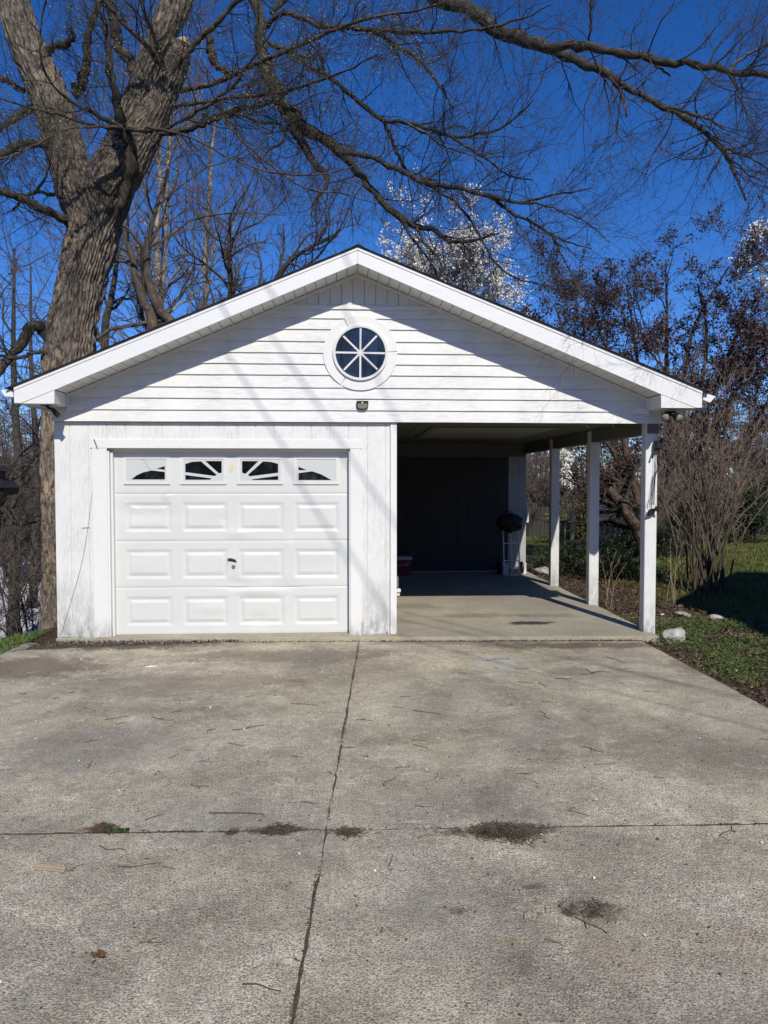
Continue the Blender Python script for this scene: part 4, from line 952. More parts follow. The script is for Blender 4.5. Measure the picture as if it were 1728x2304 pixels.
bc = np.concatenate([s3p[:, -1], s3p[:, 2]]); bc = bc[(bc[:, 0] < 1.2) & (bc[:, 2] > 6.2)]; bc = bc[rt.random(len(bc)) < .5]
V, F = leaves(rt, bc, (.012, .030), .5); tag(obj_np('buds', V, F, m_bud, tree), kind='stuff')
print('main tree', n1, len(s2p), len(s3p))

# ------------------------------------------------------------------ other trees and shrubs
def bare_tree(name, label, cat, at, trunks, mat_t, mat_w, seed, lv=((9, .5), (7, .5), (6, .5)), grp=None, up=.05, Lr=(.25, .5), ang=(25, 60), wig=.16, twr=.004, t0=.25, rr=.5, buds=None):
    """trunks: list of (points, radii); limbs, boughs and twigs are grown on them"""
    rg = np.random.default_rng(seed); t = thing(name, label, cat, at, grp)
    TP, TR = [], []
    for p, r in trunks:
        mt_ = m_greybark if (name == 'plum_tree' and len(TP) < 2) else mat_t  # first plum trunks get a paler bark colour to look sunlit
        p, r = resample(p, r, 30); p[1:] += rg.normal(size=(29, 3))*np.minimum(r[1:, None], .08)*.10
        V, F, uv = tubes(p[None], r[None], 12); obj_np('trunk', V, F, mt_, t, uv, True); TP.append(p); TR.append(r)
    p0, r0 = np.stack(TP), np.stack(TR)
    H = np.linalg.norm(p0[:, -1]-p0[:, 0], axis=1).max()
    a, ar = spawn(rg, p0, r0, lv[0][0], (t0, 1), (Lr[0]*H, Lr[1]*H), ang, 10, rr, .06, min(.008, twr*1.8), wig, (0, 0, up), rtip=.25)
    for q in range(min(len(a), 40)):
        V, F, uv = tubes(a[q:q+1], ar[q:q+1], 6); obj_np('limb', V, F, mat_t, t, uv, True)
    b, br = spawn(rg, a, ar, lv[1][0], (.15, 1), (.30, .6), (25, 60), 7, .6, .02, twr*1.4, wig*1.2, (0, 0, up), True)
    c, cr = spawn(rg, b, br, lv[2][0], (.1, 1), (.35, .7), (25, 65), 5, .6, .01, twr, wig*1.3, (0, 0, up*.7), True)
    fams = [(b, br), (c, cr)]
    if len(lv) > 3:
        d, drr = spawn(rg, c, cr, lv[3][0], (.1, 1), (.4, .8), (25, 65), 4, .6, .008, twr*.8, wig*1.3, (0, 0, 0), True); fams.append((d, drr))
    V, F, uv = join(fams, [4]+[3]*(len(fams)-1)); tag(obj_np('twigs', V, F, mat_w, t), kind='stuff')
    return t, rg, fams[-1][0], fams[-2][0]
def gp_(px, Y): x = X_(px, Y); return np.array([x, Y, float(gh(np.array(x), np.array(Y)))])
# birch-like pale trunks behind the garage
for k, (lb, lst, Y) in enumerate([('slender pale barked tree rising behind the roof, nearest the big trunk', [(352, 900, 9), (362, 700, 7.5), (352, 600, 7), (354, 500, 6), (362, 420, 5), (358, 340, 4.5), (375, 250, 4)], 24),
                       ('slender pinkish barked tree rising behind the roof', [(352, 900, 9), (352, 740, 8), (368, 610, 7), (372, 500, 7), (374, 400, 6), (382, 320, 5), (380, 220, 4)], 25.5),
                       ('straight slim pale tree standing alone behind the roof slope', [(462, 900, 7.5), (464, 690, 6), (462, 600, 5), (466, 500, 5), (472, 420, 4.5), (476, 340, 4), (486, 260, 2.5)], 27)]):
    p, r = T(lst, Y, Y); b0 = gp_(lst[0][0], Y); p = np.concatenate([[b0], p]); r = np.concatenate([[r[0]*1.3], r])
    bare_tree('pale_tree', lb, 'tree', b0, [(p, r)], m_birch, m_browntwig, 20+k, ((22, 0), (8, 0), (7, 0)), 'pale trees behind the garage', .09, (.10, .26), (25, 60), .16, .005, .5, .35)
# forked grey tree just behind the roof
p1, r1 = T([(345, 760, 20), (325, 690, 17), (310, 640, 14), (300, 590, 11), (285, 540, 8), (272, 480, 6)], 19, 19); p2, r2 = T([(385, 780, 18), (358, 700, 17), (335, 640, 15), (330, 580, 12), (335, 530, 9), (350, 470, 7), (372, 400, 5)], 19, 18.6)
b0 = gp_(360, 19)
r1 = r1*.62; r2 = r2*.62
t_, *_ = bare_tree('grey_tree', 'grey barked forked tree just behind the left roof slope', 'tree', b0, [(np.concatenate([[b0], p1]), np.concatenate([[r1[0]*1.1], r1])), (np.concatenate([[b0], p2]), np.concatenate([[r2[0]*1.1], r2]))], m_greybark, m_browntwig, 31, ((8, 0), (7, 0), (7, 0)), None, .05, (.18, .40), (30, 70), .2, .006, .45)
p3, r3 = T([(600, 720, 12), (618, 650, 9), (640, 600, 6), (690, 560, 4), (760, 530, 2.5)], 19.5, 18.6); b0 = gp_(590, 19.5)
bare_tree('thicket_tree', 'low spreading bare tree behind the middle of the left roof slope', 'tree', b0, [(np.concatenate([[b0], p3]), np.concatenate([[r3[0]*1.2], r3]))], m_limb, m_browntwig, 32, ((20, 0), (8, 0), (8, 0)), None, .06, (.18, .42), (30, 80), .22, .0042, .5)
p3, r3 = T([(510, 760, 9), (520, 660, 7), (515, 560, 5), (520, 480, 3)], 21, 21); b0 = gp_(508, 21)
bare_tree('thicket_tree', 'upright twiggy bare tree behind the left roof slope beside the slim pale tree', 'tree', b0, [(np.concatenate([[b0], p3]), np.concatenate([[r3[0]*1.2], r3]))], m_limb, m_browntwig, 33, ((20, 0), (8, 0), (8, 0)), None, .08, (.15, .36), (30, 70), .2, .0042, .5)
p3, r3 = T([(235, 800, 9), (245, 700, 7), (262, 600, 5), (258, 520, 3)], 20, 20); b0 = gp_(232, 20)
bare_tree('thicket_tree', 'thin dark bare tree close behind the right side of the big trunk', 'tree', b0, [(np.concatenate([[b0], p3]), np.concatenate([[r3[0]*1.2], r3]))], m_limb, m_browntwig, 34, ((16, 0), (8, 0), (7, 0)), None, .06, (.15, .36), (30, 75), .2, .0042, .4)
for k, (px, Y, top, lb) in enumerate([(20, 26, 560, 'bare tree with a tall twiggy crown at the left edge of the yard'), (70, 34, 600, 'bare tree on the low ground behind the big trunk, left of it'), (-40, 20, 640, 'bare tree leaning in from beyond the lamp post')]):
    b0 = gp_(px, Y); tp = P(px+random.uniform(-15, 15), top, Y); p = np.stack([b0, b0*.6+tp*.4+[.2, 0, 0], b0*.3+tp*.7, tp])
    bare_tree('bare_tree', lb, 'tree', b0, [(p, np.array([.20, .15, .09, .03]))], m_limb, m_browntwig, 50+k, ((16, 0), (8, 0), (7, 0)), None, .06, (.16, .38), (30, 75), .2, .007, .18)
# blossoming pear trees
def pear(label, at, trunks, seed, lv, size, frac, up=.16, Lr=(.3, .6), ang=(15, 42)):
    t, rg, tips, prev = bare_tree('pear_tree', label, 'tree', at, trunks, m_limb, m_greytw, seed, lv, 'white blossoming trees', up, Lr, ang, .12, .006, .3)
    c = np.concatenate([tips[:, -1], tips[:, 2], prev[:, -1]]); cc = np.array(at)
    w = np.linalg.norm((c-c.mean(0))/c.std(0), axis=1); pr = frac*np.clip(.25+w*.45, 0, 1)
    cl = vnoise(c[:, 0]*1.3+c[:, 1], c[:, 2]*1.3, seed); c = c[(rg.random(len(c)) < pr*np.clip((cl-.2)*2.4, .05, 1.3))]
    q = np.repeat(c, 6, 0)+rg.normal(size=(len(c)*6, 3))*.04
    V, F = leaves(rg, q, size, .9); tag(obj_np('blossom', V, F, m_blossom, t), kind='stuff'); return t
m_greytw = flat('grey_twig', (.15, .12, .105), .85, .2, var=.4, sc=3)
Y = 24; b0 = gp_(1010, Y); tp = P(1010, 640, Y)
pear('round white blossoming tree behind the right roof slope', b0, [(np.stack([b0, b0*.5+tp*.5, tp]), np.array([.2, .16, .05]))], 61, ((54, 0), (12, 0), (9, 0)), (.038, .078), 1.0, .07, (.26, .42), (28, 80))
Y = 20; b0 = gp_(1845, Y); tp = P(1835, 620, Y)
pear('tall white blossoming tree at the right edge behind the dark red crown', b0, [(np.stack([b0, b0*.5+tp*.5, tp]), np.array([.2, .16, .05]))], 62, ((40, 0), (10, 0), (9, 0)), (.045, .085), 2.4, .12, (.2, .36), (20, 60))
Y = 30; b0 = gp_(1262, Y); tp = P(1270, 1040, Y)
pear('small white blossoming tree far behind the carport posts', b0, [(np.stack([b0, b0*.5+tp*.5, tp]), np.array([.08, .06, .02]))], 63, ((12, 0), (7, 0), (6, 0)), (.05, .10), .9, .14, (.2, .5))
# dark red plum tree right of the carport
Y = 16.0
bp = gp_(1460, Y); cy = [(1440, 1205, 15), (1413, 1159, 13), (1392, 1128, 12), (1366, 1100, 10)]
tr = []
p, r = T(cy, Y, Y-.3); tr.append((np.concatenate([[bp], p]), np.concatenate([[r[0]*1.1], r])))
for lst in ([(1450, 1180, 14), (1433, 1120, 13), (1420, 1070, 12), (1408, 1016, 10), (1395, 930, 8), (1370, 800, 5), (1330, 700, 3)], [(1462, 1180, 13), (1480, 1080, 12), (1500, 960, 10), (1500, 820, 8), (1500, 690, 5), (1498, 590, 2.5)], [(1470, 1180, 11), (1580, 1000, 9), (1670, 850, 7), (1700, 720, 4)], [(1470, 1185, 10), (1620, 1040, 9), (1730, 900, 7), (1780, 760, 4)], [(1460, 1180, 10), (1530, 900, 8), (1560, 740, 6), (1640, 600, 3)], [(1440, 1170, 10), (1390, 1040, 9), (1330, 900, 7), (1280, 780, 5), (1250, 690, 2.5)], [(1455, 1180, 10), (1450, 960, 9), (1430, 780, 6), (1410, 640, 3)], [(1470, 1180, 11), (1560, 940, 9), (1590, 760, 6), (1570, 640, 3)], [(1460, 1180, 9), (1370, 990, 7), (1320, 850, 5), (1360, 720, 3)],
            [(1465, 1190, 12), (1530, 1060, 11), (1590, 930, 9), (1640, 800, 7), (1680, 690, 4)], [(1470, 1190, 11), (1570, 1090, 10), (1680, 990, 8), (1780, 880, 5)]):
    p, r = T(lst, Y, Y-.4); r = r*.62; tr.append((np.concatenate([[bp+[random.uniform(-.15, .15), random.uniform(-.1, .1), 0]], p]), np.concatenate([[r[0]*1.1], r])))
t, rg, tips, prev = bare_tree('plum_tree', 'dark red leaved plum tree with a broken leaning trunk right of the carport', 'tree', bp, tr, m_limb, m_limb, 71, ((11, 0), (8, 0), (6, 0)), None, .05, (.14, .30), (30, 75), .18, .005, .38)
c = np.concatenate([tips[:, -1], tips[:, 2], tips[:, 1], prev[:, -1], prev[:, 3]]); c = c[(c[:, 2] > 1.4)]
cl = vnoise(c[:, 0]*1.1+7, c[:, 2]*1.1+c[:, 1]*.7, 8); c = c[rg.random(len(c)) < .27+.75*cl]
q = np.repeat(c, 3, 0)+rg.normal(size=(len(c)*3, 3))*.05; V, F = leaves(rg, q, (.035, .078), .6); tag(obj_np('leaves', V, F, m_plum, t), kind='stuff')
print('plum', len(q))
# many stemmed shrub by the lawn
Y = 12.4
def shrub(name, label, px, Y, tops, r0, mt, mw, seed, lv, spread=.35, Lr=(.18, .42), up=.12, ang=(15, 45), wig=.14, twr=.004, ncap=None):
    b0 = gp_(px, Y); trunks = []; rg = np.random.default_rng(seed)
    for (tx, ty) in tops:
        e = P(tx, ty, Y+rg.uniform(-.8, .8)); s0 = b0+np.array([rg.normal()*spread*.6, rg.normal()*spread*.5, -.03])
        mid = s0*.5+e*.5+np.array([-(e[0]-s0[0])*.16, 0, .05]); trunks.append((np.stack([s0, mid, e]), np.array([r0, r0*.7, r0*.28])*rg.uniform(.7, 1.25)))
    return bare_tree(name, label, 'shrub', b0, trunks, mt, mw, seed, lv, None, up, Lr, ang, wig, twr, .22, .6)
shrub('crape_myrtle', 'tall many stemmed bare shrub with pale twigs beside the front post', 1592, Y, [(1470, 960), (1495, 925), (1470, 1000), (1440, 1020), (1505, 940), (1540, 930), (1580, 930), (1610, 905), (1635, 890), (1670, 960), (1715, 1010), (1735, 950), (1690, 1080), (1480, 1110), (1530, 1050), (1520, 880), (1560, 900), (1600, 870), (1650, 900), (1700, 930), (1745, 985), (1770, 1060), (1460, 1060), (1500, 1000), (1560, 960), (1620, 950), (1680, 1000), (1740, 1110)], .021, m_greybark, m_pinktwig, 81, ((6, 0), (4, 0), (3, 0)), .34, twr=.0030, wig=.09, ang=(14, 38))
b0 = gp_(1545, 10.9)
shrub('dry_stalks', 'few dry upright stalks in front of the tall bare shrub', 1518, 11.3, [(1508, 1215), (1530, 1180), (1512, 1240), (1545, 1250), (1535, 1225)], .0035, m_straw, m_straw, 82, ((2, 0), (1, 0), (1, 0)), .10, (.05, .14), .05, twr=.0015, wig=.05)
shrub('dry_stalks', 'tuft of pale dry stems between the middle and front posts', 1372, 11.2, [(1348, 1245), (1366, 1238), (1385, 1240), (1398, 1248), (1410, 1265), (1356, 1262), (1340, 1290)], .003, m_straw, m_straw, 83, ((2, 0), (1, 0), (1, 0)), .10, (.05, .14), .05, twr=.0015, wig=.05)
# brush on the low ground left of the tree
for k, (px, Y, tops, lb) in enumerate([(40, 14.5, [(-40, 1190), (0, 1210), (30, 1190), (60, 1230), (90, 1250), (-20, 1290), (50, 1300), (95, 1320), (10, 1340), (80, 1370), (-30, 1390)], 'dark tangled bare shrub at the foot of the big tree'),
                               (10, 41, [(-40, 1120), (0, 1100), (40, 1120), (80, 1130), (110, 1180), (60, 1180)], 'bare shrub far behind the lamp post beyond the pale road'),
                               (90, 43, [(50, 1010), (80, 985), (100, 1000), (120, 1020), (60, 1080), (130, 1090)], 'tall brown bare shrub beyond the road, close left of the big trunk'),
                               (20, 45, [(-20, 985), (10, 1000), (40, 970), (60, 1010), (0, 1060), (40, 1080)], 'brown bare shrub beyond the road above the lamp post roof')]):
    shrub('bare_shrub', lb, px, Y, tops, .022 if k == 0 else .05, m_limb, m_browntwig, 90+k, ((8, 0), (5, 0), (4, 0)) if k < 1 else ((14, 0), (8, 0), (6, 0)), .5, (.22, .5), .03, (25, 70), .2, .005 if k == 0 else .012)
# yellow green bush, evergreen bushes
def leafy(name, label, at, rad, mat, mtw, seed, n, size, asp=.6):
    t = thing(name, label, 'bush', at); rg = np.random.default_rng(seed); m_ = 34
    d = nrm(rg.normal(size=(m_, 3))*[1, 1, .9]+[0, 0, .55]); e = np.array(at)+d*np.array(rad)*rg.uniform(.75, 1.1, (m_, 1)); s0 = np.array(at)[None]+rg.normal(size=(m_, 3))*[.08, .08, 0]
    p = np.stack([s0, s0*.5+e*.5+[0, 0, .1], e], 1); V, F, uv = tubes(p, np.full((m_, 3), .010)*[1, .7, .4], 5); tag(obj_np('stems', V, F, mtw, t), kind='stuff')
    a, ar = spawn(rg, p, np.full((m_, 3), .006), 14, (.2, 1), (.12*rad[0], .45*rad[0]), (20, 70), 5, .7, .006, .003, .2, (0, 0, .05)); V, F, uv = tubes(a.reshape(-1, 5, 3), ar, 3); tag(obj_np('twigs', V, F, mtw, t), kind='stuff')
    c = a.reshape(-1, 3); c = c[rg.integers(0, len(c), n)]+rg.normal(size=(n, 3))*.04*rad[0]; c = c[c[:, 2] > at[2]+.01]
    V, F = leaves(rg, c, size, asp, .2); tag(obj_np('leaves', V, F, mat, t), kind='stuff'); return t
leafy('forsythia', 'yellow green budding bush far behind the carport between two posts', gp_(1296, 23), (1.0, .8, 1.25), m_forsy, m_browntwig, 101, 3200, (.05, .10))
leafy('evergreen_shrub', 'low dark evergreen shrub behind the carport between the rear and middle posts', gp_(1288, 15.4), (.95, .6, .62), m_everg, m_limb, 102, 4200, (.04, .08), .45)
leafy('evergreen_shrub', 'low dark evergreen shrub under the leaning plum trunk', gp_(1392, 14.2), (.85, .6, .70), m_everg, m_limb, 103, 4200, (.04, .08), .45)
leafy('evergreen_shrub', 'sprawling green shrub right of the front post before the lawn', gp_(1420, 17.5), (1.5, .8, .8), m_everg, m_limb, 104, 4200, (.05, .09), .45)

leafy('evergreen_shrub', 'big dark evergreen bush before the board fence right of the bare shrub', gp_(1690, 21.5), (1.9, 1.0, 1.9), m_everg, m_limb, 105, 9000, (.06, .11), .5)
leafy('evergreen_shrub', 'dark rounded evergreen bush before the fence behind the bare shrub stems', gp_(1560, 23), (1.3, .8, 1.3), m_everg, m_limb, 106, 6000, (.06, .11), .5)
# ------------------------------------------------------------------ fence, far woods
fn = thing('board_fence', 'weathered wooden board fence along the far side of the lawn', 'fence', (8, 25, 0))
fy = 25.0; x = 5.2; rf = np.random.default_rng(9); pk = None
while x < 20:
    w = .142; h = 1.05+.35*sstep(9, 12, x)+rf.uniform(-.03, .03); b = MB()
    b.prism([(x, .06), (x+w-.012, .06), (x+w-.012, h-.05), (x+w*.5, h+.015), (x, h-.05)], fy+rf.uniform(-.012, .012), fy+.03).build('picket', m_fence, fn); x += w
for zz_ in (.3, .85): MB().box(5.2, 20, fy+.034, fy+.075, zz_, zz_+.09).build('rail', m_fence, fn)
x = 5.2
while x < 20.1: MB().box(x-.05, x+.05, fy+.08, fy+.18, -.1, 1.25).build('fence_post', m_fence, fn); x += 2.46
for px, Y, h, r, lb in ((1288, 21.5, .98, .065, 'thick pale wooden stake behind the carport between two posts'), (1271, 21.2, 1.35, .03, 'thin pale wooden stake left of the thick one behind the carport')):
    b0 = gp_(px, Y); t = MB().tube([b0-[0, 0, .1], b0+[.01, 0, h*.6], b0+[0, 0, h]], [r, r*.97, r*.9], 8).build('wooden_stake', m_straw); tag(t, lb, 'stake')
sh = thing('shed', 'low dark shed behind the shrubs between the middle and front posts', 'shed', (8.2, 22, 0))
x0, x1 = X_(1338, 22.5), X_(1440, 22.5)
for k in range(7):
    a = x0+(x1-x0)*k/7; MB().box(a+.006, a+(x1-x0)/7-.006, 22.5, 22.54, .0, 1.02).build('wall_plank', m_blackmetal, sh)
MB().box(x0+.02, x1-.02, 22.55, 24.2, .0, 1.0).build('shed_wall', m_dark, sh)
MB().prism([(x0-.12, .98), (x1+.12, 1.06), (x1+.12, 1.12), (x0-.12, 1.04)], 22.35, 24.4).build('roof', m_shingle, sh)
# woods that read as one brown mass on both sides
def woods(name, x0, x1, Y0, Y1, n, h, seed):
    rg = np.random.default_rng(seed); xx = rg.uniform(x0, x1, n); yy = rg.uniform(Y0, Y1, n); zz_ = gh(xx, yy)
    hh = rg.uniform(h*.45, h, n); b0 = np.stack([xx, yy, zz_-.2], 1); lean = rg.normal(size=(n, 3))*[.06, .06, 0]
    k = np.linspace(0, 1, 6)[None, :, None]; p = b0[:, None]+k*(np.array([0, 0, 1.0])+lean)[:, None]*hh[:, None, None]+rg.normal(size=(n, 6, 3))*.12*k
    r = (hh*.012)[:, None]*np.linspace(1, .25, 6)[None]
    a, ar = spawn(rg, p, r, 16, (.08, 1), (.14, .34), (30, 80), 6, .5, .04, .012, .2, (0, 0, .05), True)
    b, br = spawn(rg, a, ar, 7, (.1, 1), (.3, .7), (25, 70), 4, .6, .02, .010, .25, (0, 0, .03), True)
    c, cr = spawn(rg, b, br, 4, (.1, 1), (.4, .8), (25, 70), 3, .7, .012, .009, .25, (0, 0, 0), True)
    V, F, uv = join([(p, r), (a, ar), (b, br), (c, cr)], [6, 4, 3, 3]); tag(obj_np(name, V, F, m_browntwig), 'bare woods far behind the camera, mirrored in the panes, thickened to block sky light' if Y0 < 0 else 'brown mass of bare woods far behind the garage' if x0 < 0 else 'low bare thicket in front of the woods beyond the fence' if h < 5 else 'brown mass of bare woods far behind the lawn fence', 'woods', None, 'stuff')
woods('far_woods', -44, -9, 50, 72, 170, 11.5, 201)
woods('far_woods', 5, 40, 33, 60, 230, 7.5, 202)
woods('far_woods', 5.5, 16, 27, 33, 46, 4.2, 203)
woods('far_woods', -34, 34, -42, -22, 260, 13.5, 204)  # unseen; mirrored in the panes, made denser and taller to cut low sky light

# ------------------------------------------------------------------ grass, ground cover, litter
rg = np.random.default_rng(301)
def scatter(n, x0, x1, y0, y1, f): 
    x = rg.uniform(x0, x1, n); y = rg.uniform(y0, y1, n); k = rg.random(n) < f(x, y); return x[k], y[k]
def blades(name, x, y, h, w, mat, label, cat):
    n = len(x); z = gh(x, y)-.005; a = rg.uniform(0, 2*math.pi, n); hh = rg.uniform(h[0], h[1], n); ln = rg.normal(size=(n, 2))*.45*hh[:, None]
    c = np.stack([x, y, z], 1); s_ = np.stack([np.cos(a), np.sin(a), 0*a], 1)*w*.5; tip = c+np.stack([ln[:, 0], ln[:, 1], hh], 1); mid = c+np.stack([ln[:, 0]*.35, ln[:, 1]*.35, hh*.6], 1)
    V = np.stack([c-s_, c+s_, mid+s_*.8, mid-s_*.8, tip], 1).reshape(-1, 3); i = np.arange(n)[:, None]*5
    tag(obj_np(name, V, [i+[0, 1, 2, 3], i+[3, 2, 4]], mat), label, cat, None, 'stuff')
x, y = scatter(150000, 3.6, 17, 7.5, 26, lambda x, y: sstep(4.3, 5.4, x+.6*(vnoise(x*1.3, y*1.3, 5)-.5))*(.25+.75*vnoise(x*2.2, y*2.2, 6))*np.clip(1.6-y/26, .4, 1))
blades('lawn_grass', x, y, (.03, .085), .011, m_grass, 'short green lawn grass behind the bare shrub', 'grass')
x, y = scatter(9000, -4.6, -3.15, 8.1, 9.6, lambda x, y: sstep(-.25, .25, -(x+3.42)-(y-9.0)*.0+(9.05-y)*.4)*vnoise(x*5, y*5, 12)**.5)
blades('verge_grass', x, y, (.02, .07), .010, m_chick, 'bright green weeds along the driveway edge by the big tree', 'grass')
# ground cover right of the front post
def cover(x, y): 
    d = vnoise(x*1.9+3, y*1.9, 21)*.7+vnoise(x*5, y*5, 22)*.4
    return sstep(.30, .50, d)*sstep(3.50, 3.72, x)*sstep(6.9, 7.6, y+.5*vnoise(x*3, y*3, 23))*sstep(10.4, 9.4, y)
x, y = scatter(12000, 3.5, 6.2, 6.6, 10.6, cover)
z = gh(x, y); hgt = .02+.075*vnoise(x*3.5, y*3.5, 25)
c = np.stack([x, y, z+hgt*rg.random(len(x))**.6], 1); c = np.repeat(c, 5, 0)+rg.normal(size=(len(c)*5, 3))*[.022, .022, .010]
V, F = leaves(rg, c, (.012, .026), .75, .62, .15); tag(obj_np('ground_cover', V, F, m_chick), 'mounded green chickweed around the pale rock by the front post', 'weeds', None, 'stuff')
x, y = scatter(2600, 3.42, 5.0, 5.2, 8.4, lambda x, y: (vnoise(x*4, y*4, 31) > .58)*.9)
blades('edge_grass', x, y, (.03, .09), .007, m_grass, 'sparse grass tufts in the soil along the right driveway edge', 'grass')
# dead leaves beside the slab
def lit(x, y): return (.25+.75*vnoise(x*2.4, y*2.4, 41))*sstep(6.3, 4.2, x)*sstep(3.30, 3.55, x+.15*vnoise(x*4, y*4, 42))
x, y = scatter(15000, 3.3, 6.3, 5.0, 16.5, lit)
c = np.stack([x, y, gh(x, y)+.012+.03*rg.random(len(x))], 1); V, F = leaves(rg, c, (.02, .075), .55, .55, .45); tag(obj_np('leaf_litter', V, F, m_litter), 'brown dead leaves strewn on the soil beside the carport slab', 'leaf litter', None, 'stuff')
c = np.stack([x, y, gh(x, y)+.01], 1)[::2]; n = len(c); d = nrm(rg.normal(size=(n, 3))*[1, 1, .25]); L = rg.uniform(.03, .16, n)[:, None]
V, F, uv = tubes(np.stack([c-d*L/2, c+d*L/2+[0, 0, .01]], 1), np.full((n, 2), .0022), 3); tag(obj_np('stem_litter', V, F, m_browntwig), 'thin broken stems mixed into the dead leaves', 'leaf litter', None, 'stuff')
# specks of dirt, bark and petals over the concrete
n = 1500; c = np.stack([rg.uniform(-3.5, 3.4, n), rg.uniform(2.4, 8.5, n), np.full(n, .004)], 1); V, F = leaves(rg, c, (.006, .022), .5, .8, .3); tag(obj_np('bark_crumbs', V, F, m_needle), 'small dark bark crumbs scattered over the concrete driveway', 'debris', None, 'stuff')
n = 260; c = np.stack([rg.uniform(-3.4, 3.4, n), rg.uniform(2.6, 8.5, n), np.full(n, .005)], 1); c2 = np.stack([rg.uniform(-3.3, .3, 420), 8.80+rg.normal(size=420)*.05, np.full(420, .007)], 1); c3 = np.stack([rg.uniform(3.4, 5.6, 160), rg.uniform(5.5, 10, 160), np.full(160, .05)], 1)
V, F = leaves(rg, np.concatenate([c, c2, c3]), (.010, .022), .8, .6, .3); tag(obj_np('fallen_petals', V, F, m_petal), 'tiny white petals fallen on the concrete and along the door sill', 'petals', None, 'stuff')
cw = rg.uniform(0, 1, 3200)**1.6; cwx = -3.45+cw*2.6; cwy = 8.86-rg.random(3200)*(.34*(1-cw)**1.3+.04); V, F = leaves(rg, np.stack([cwx, cwy, np.full(3200, .007)+.02*rg.random(3200)*(cwy > 8.78)], 1), (.008, .026), .6, .6, .4); tag(obj_np('soil_wedge', V, F, m_needle), 'dark soil washed over the concrete at the left front corner of the garage', 'soil', None, 'stuff')
n = 900; c = np.stack([rg.uniform(-3.3, .5, n), 8.81+rg.normal(size=n)*.05, np.full(n, .008)], 1); c4x = rg.uniform(.4, 3.4, 500); c4 = np.stack([c4x, 8.73-.031*c4x+rg.normal(size=500)*.016, np.full(500, .008)], 1)
V, F = leaves(rg, np.concatenate([c, c4]), (.008, .03), .6, .6, .4); tag(obj_np('soil_crumbs', V, F, m_needle), 'dark soil crumbs gathered where the driveway meets the garage', 'debris', None, 'stuff')
jx = rg.uniform(-3.5, 3.3, 900); jy = JY(jx)+rg.normal(size=900)*.012; jz = rg.uniform(2.3, 8.5, 700); c = np.concatenate([np.stack([jx, jy, np.full(900, .004)], 1), np.stack([JX(jz)+rg.normal(size=700)*.007, jz, np.full(700, .004)], 1)]); c = c[rg.random(len(c)) < np.clip(vnoise(c[:, 0]*3, c[:, 1]*3, 91)*2-.5, .1, 1)]
V, F = leaves(rg, c, (.005, .018), .6, .7, .3); tag(obj_np('joint_crumbs', V, F, m_needle), 'brown crumbs caught in the joints of the driveway', 'debris', None, 'stuff')
def pile(label, px0, px1, py0, py1, n, h):
    a, b = G(px0, py1), G(px1, py0); cx, cy = (a[0]+b[0])/2, (a[1]+b[1])/2; rx, ry = abs(b[0]-a[0])/2*.82, abs(b[1]-a[1])/2
    k_ = 5+int(rx*14); ox, oy = rg.normal(size=k_)*rx*.42, rg.normal(size=k_)*ry*.30; w_ = rg.integers(0, k_, n); sg = rg.uniform(.16, .34, k_)
    qx = ox[w_]+rg.normal(size=n)*rx*sg[w_]; qy = oy[w_]+rg.normal(size=n)*ry*sg[w_]*1.3; dr_ = rg.random(n) < .12; qx[dr_] *= 2.0; qy[dr_] *= .5
    r = np.clip(np.hypot(qx/rx, qy/ry), 0, 1); c = np.stack([cx+qx, cy+qy, .003+h*(1-r)*rg.random(n)], 1); d = nrm(rg.normal(size=(n, 3))*[1, 1, .22]); L = rg.uniform(.012, .055, n)[:, None]
    V, F, uv = tubes(np.stack([c-d*L/2, c+d*L/2], 1), np.full((n, 2), .0011), 3)
    V2, F2 = leaves(rg, c[::3], (.006, .016), .6, .5, .3); V3 = np.concatenate([V, V2])
    tag(obj_np('debris_pile', V3, [F, F2+len(V)], m_needle), label, 'debris', 'debris along the driveway joint', None)
V_ = None
pile('largest dark patch of needle litter on the joint, right of centre', 1030, 1210, 1848, 1896, 1300, .020)
pile('oval brown patch of litter on the joint just left of the lengthwise crack', 562, 672, 1856, 1880, 520, .014)
pile('small brown litter patch touching the right side of the lengthwise crack', 742, 815, 1862, 1890, 260, .012)
pile('rusty litter strip at the left of the joint', 190, 282, 1852, 1874, 260, .014)
pile('thin litter speck between the rusty strip and the oval patch', 508, 540, 1866, 1878, 80, .01)
pile('round thin brown patch of litter in the right foreground', 1278, 1375, 2028, 2078, 150, .003)
x, y = rg.uniform(-1.25, -1.12, 160), 4.0+rg.normal(size=160)*.012
c = np.stack([x, y, np.full(160, .012)], 1); V, F = leaves(rg, c, (.01, .025), .5, .3); tag(obj_np('joint_weed', V, F, m_everg), 'tiny green weed growing in the joint at far left', 'weeds')
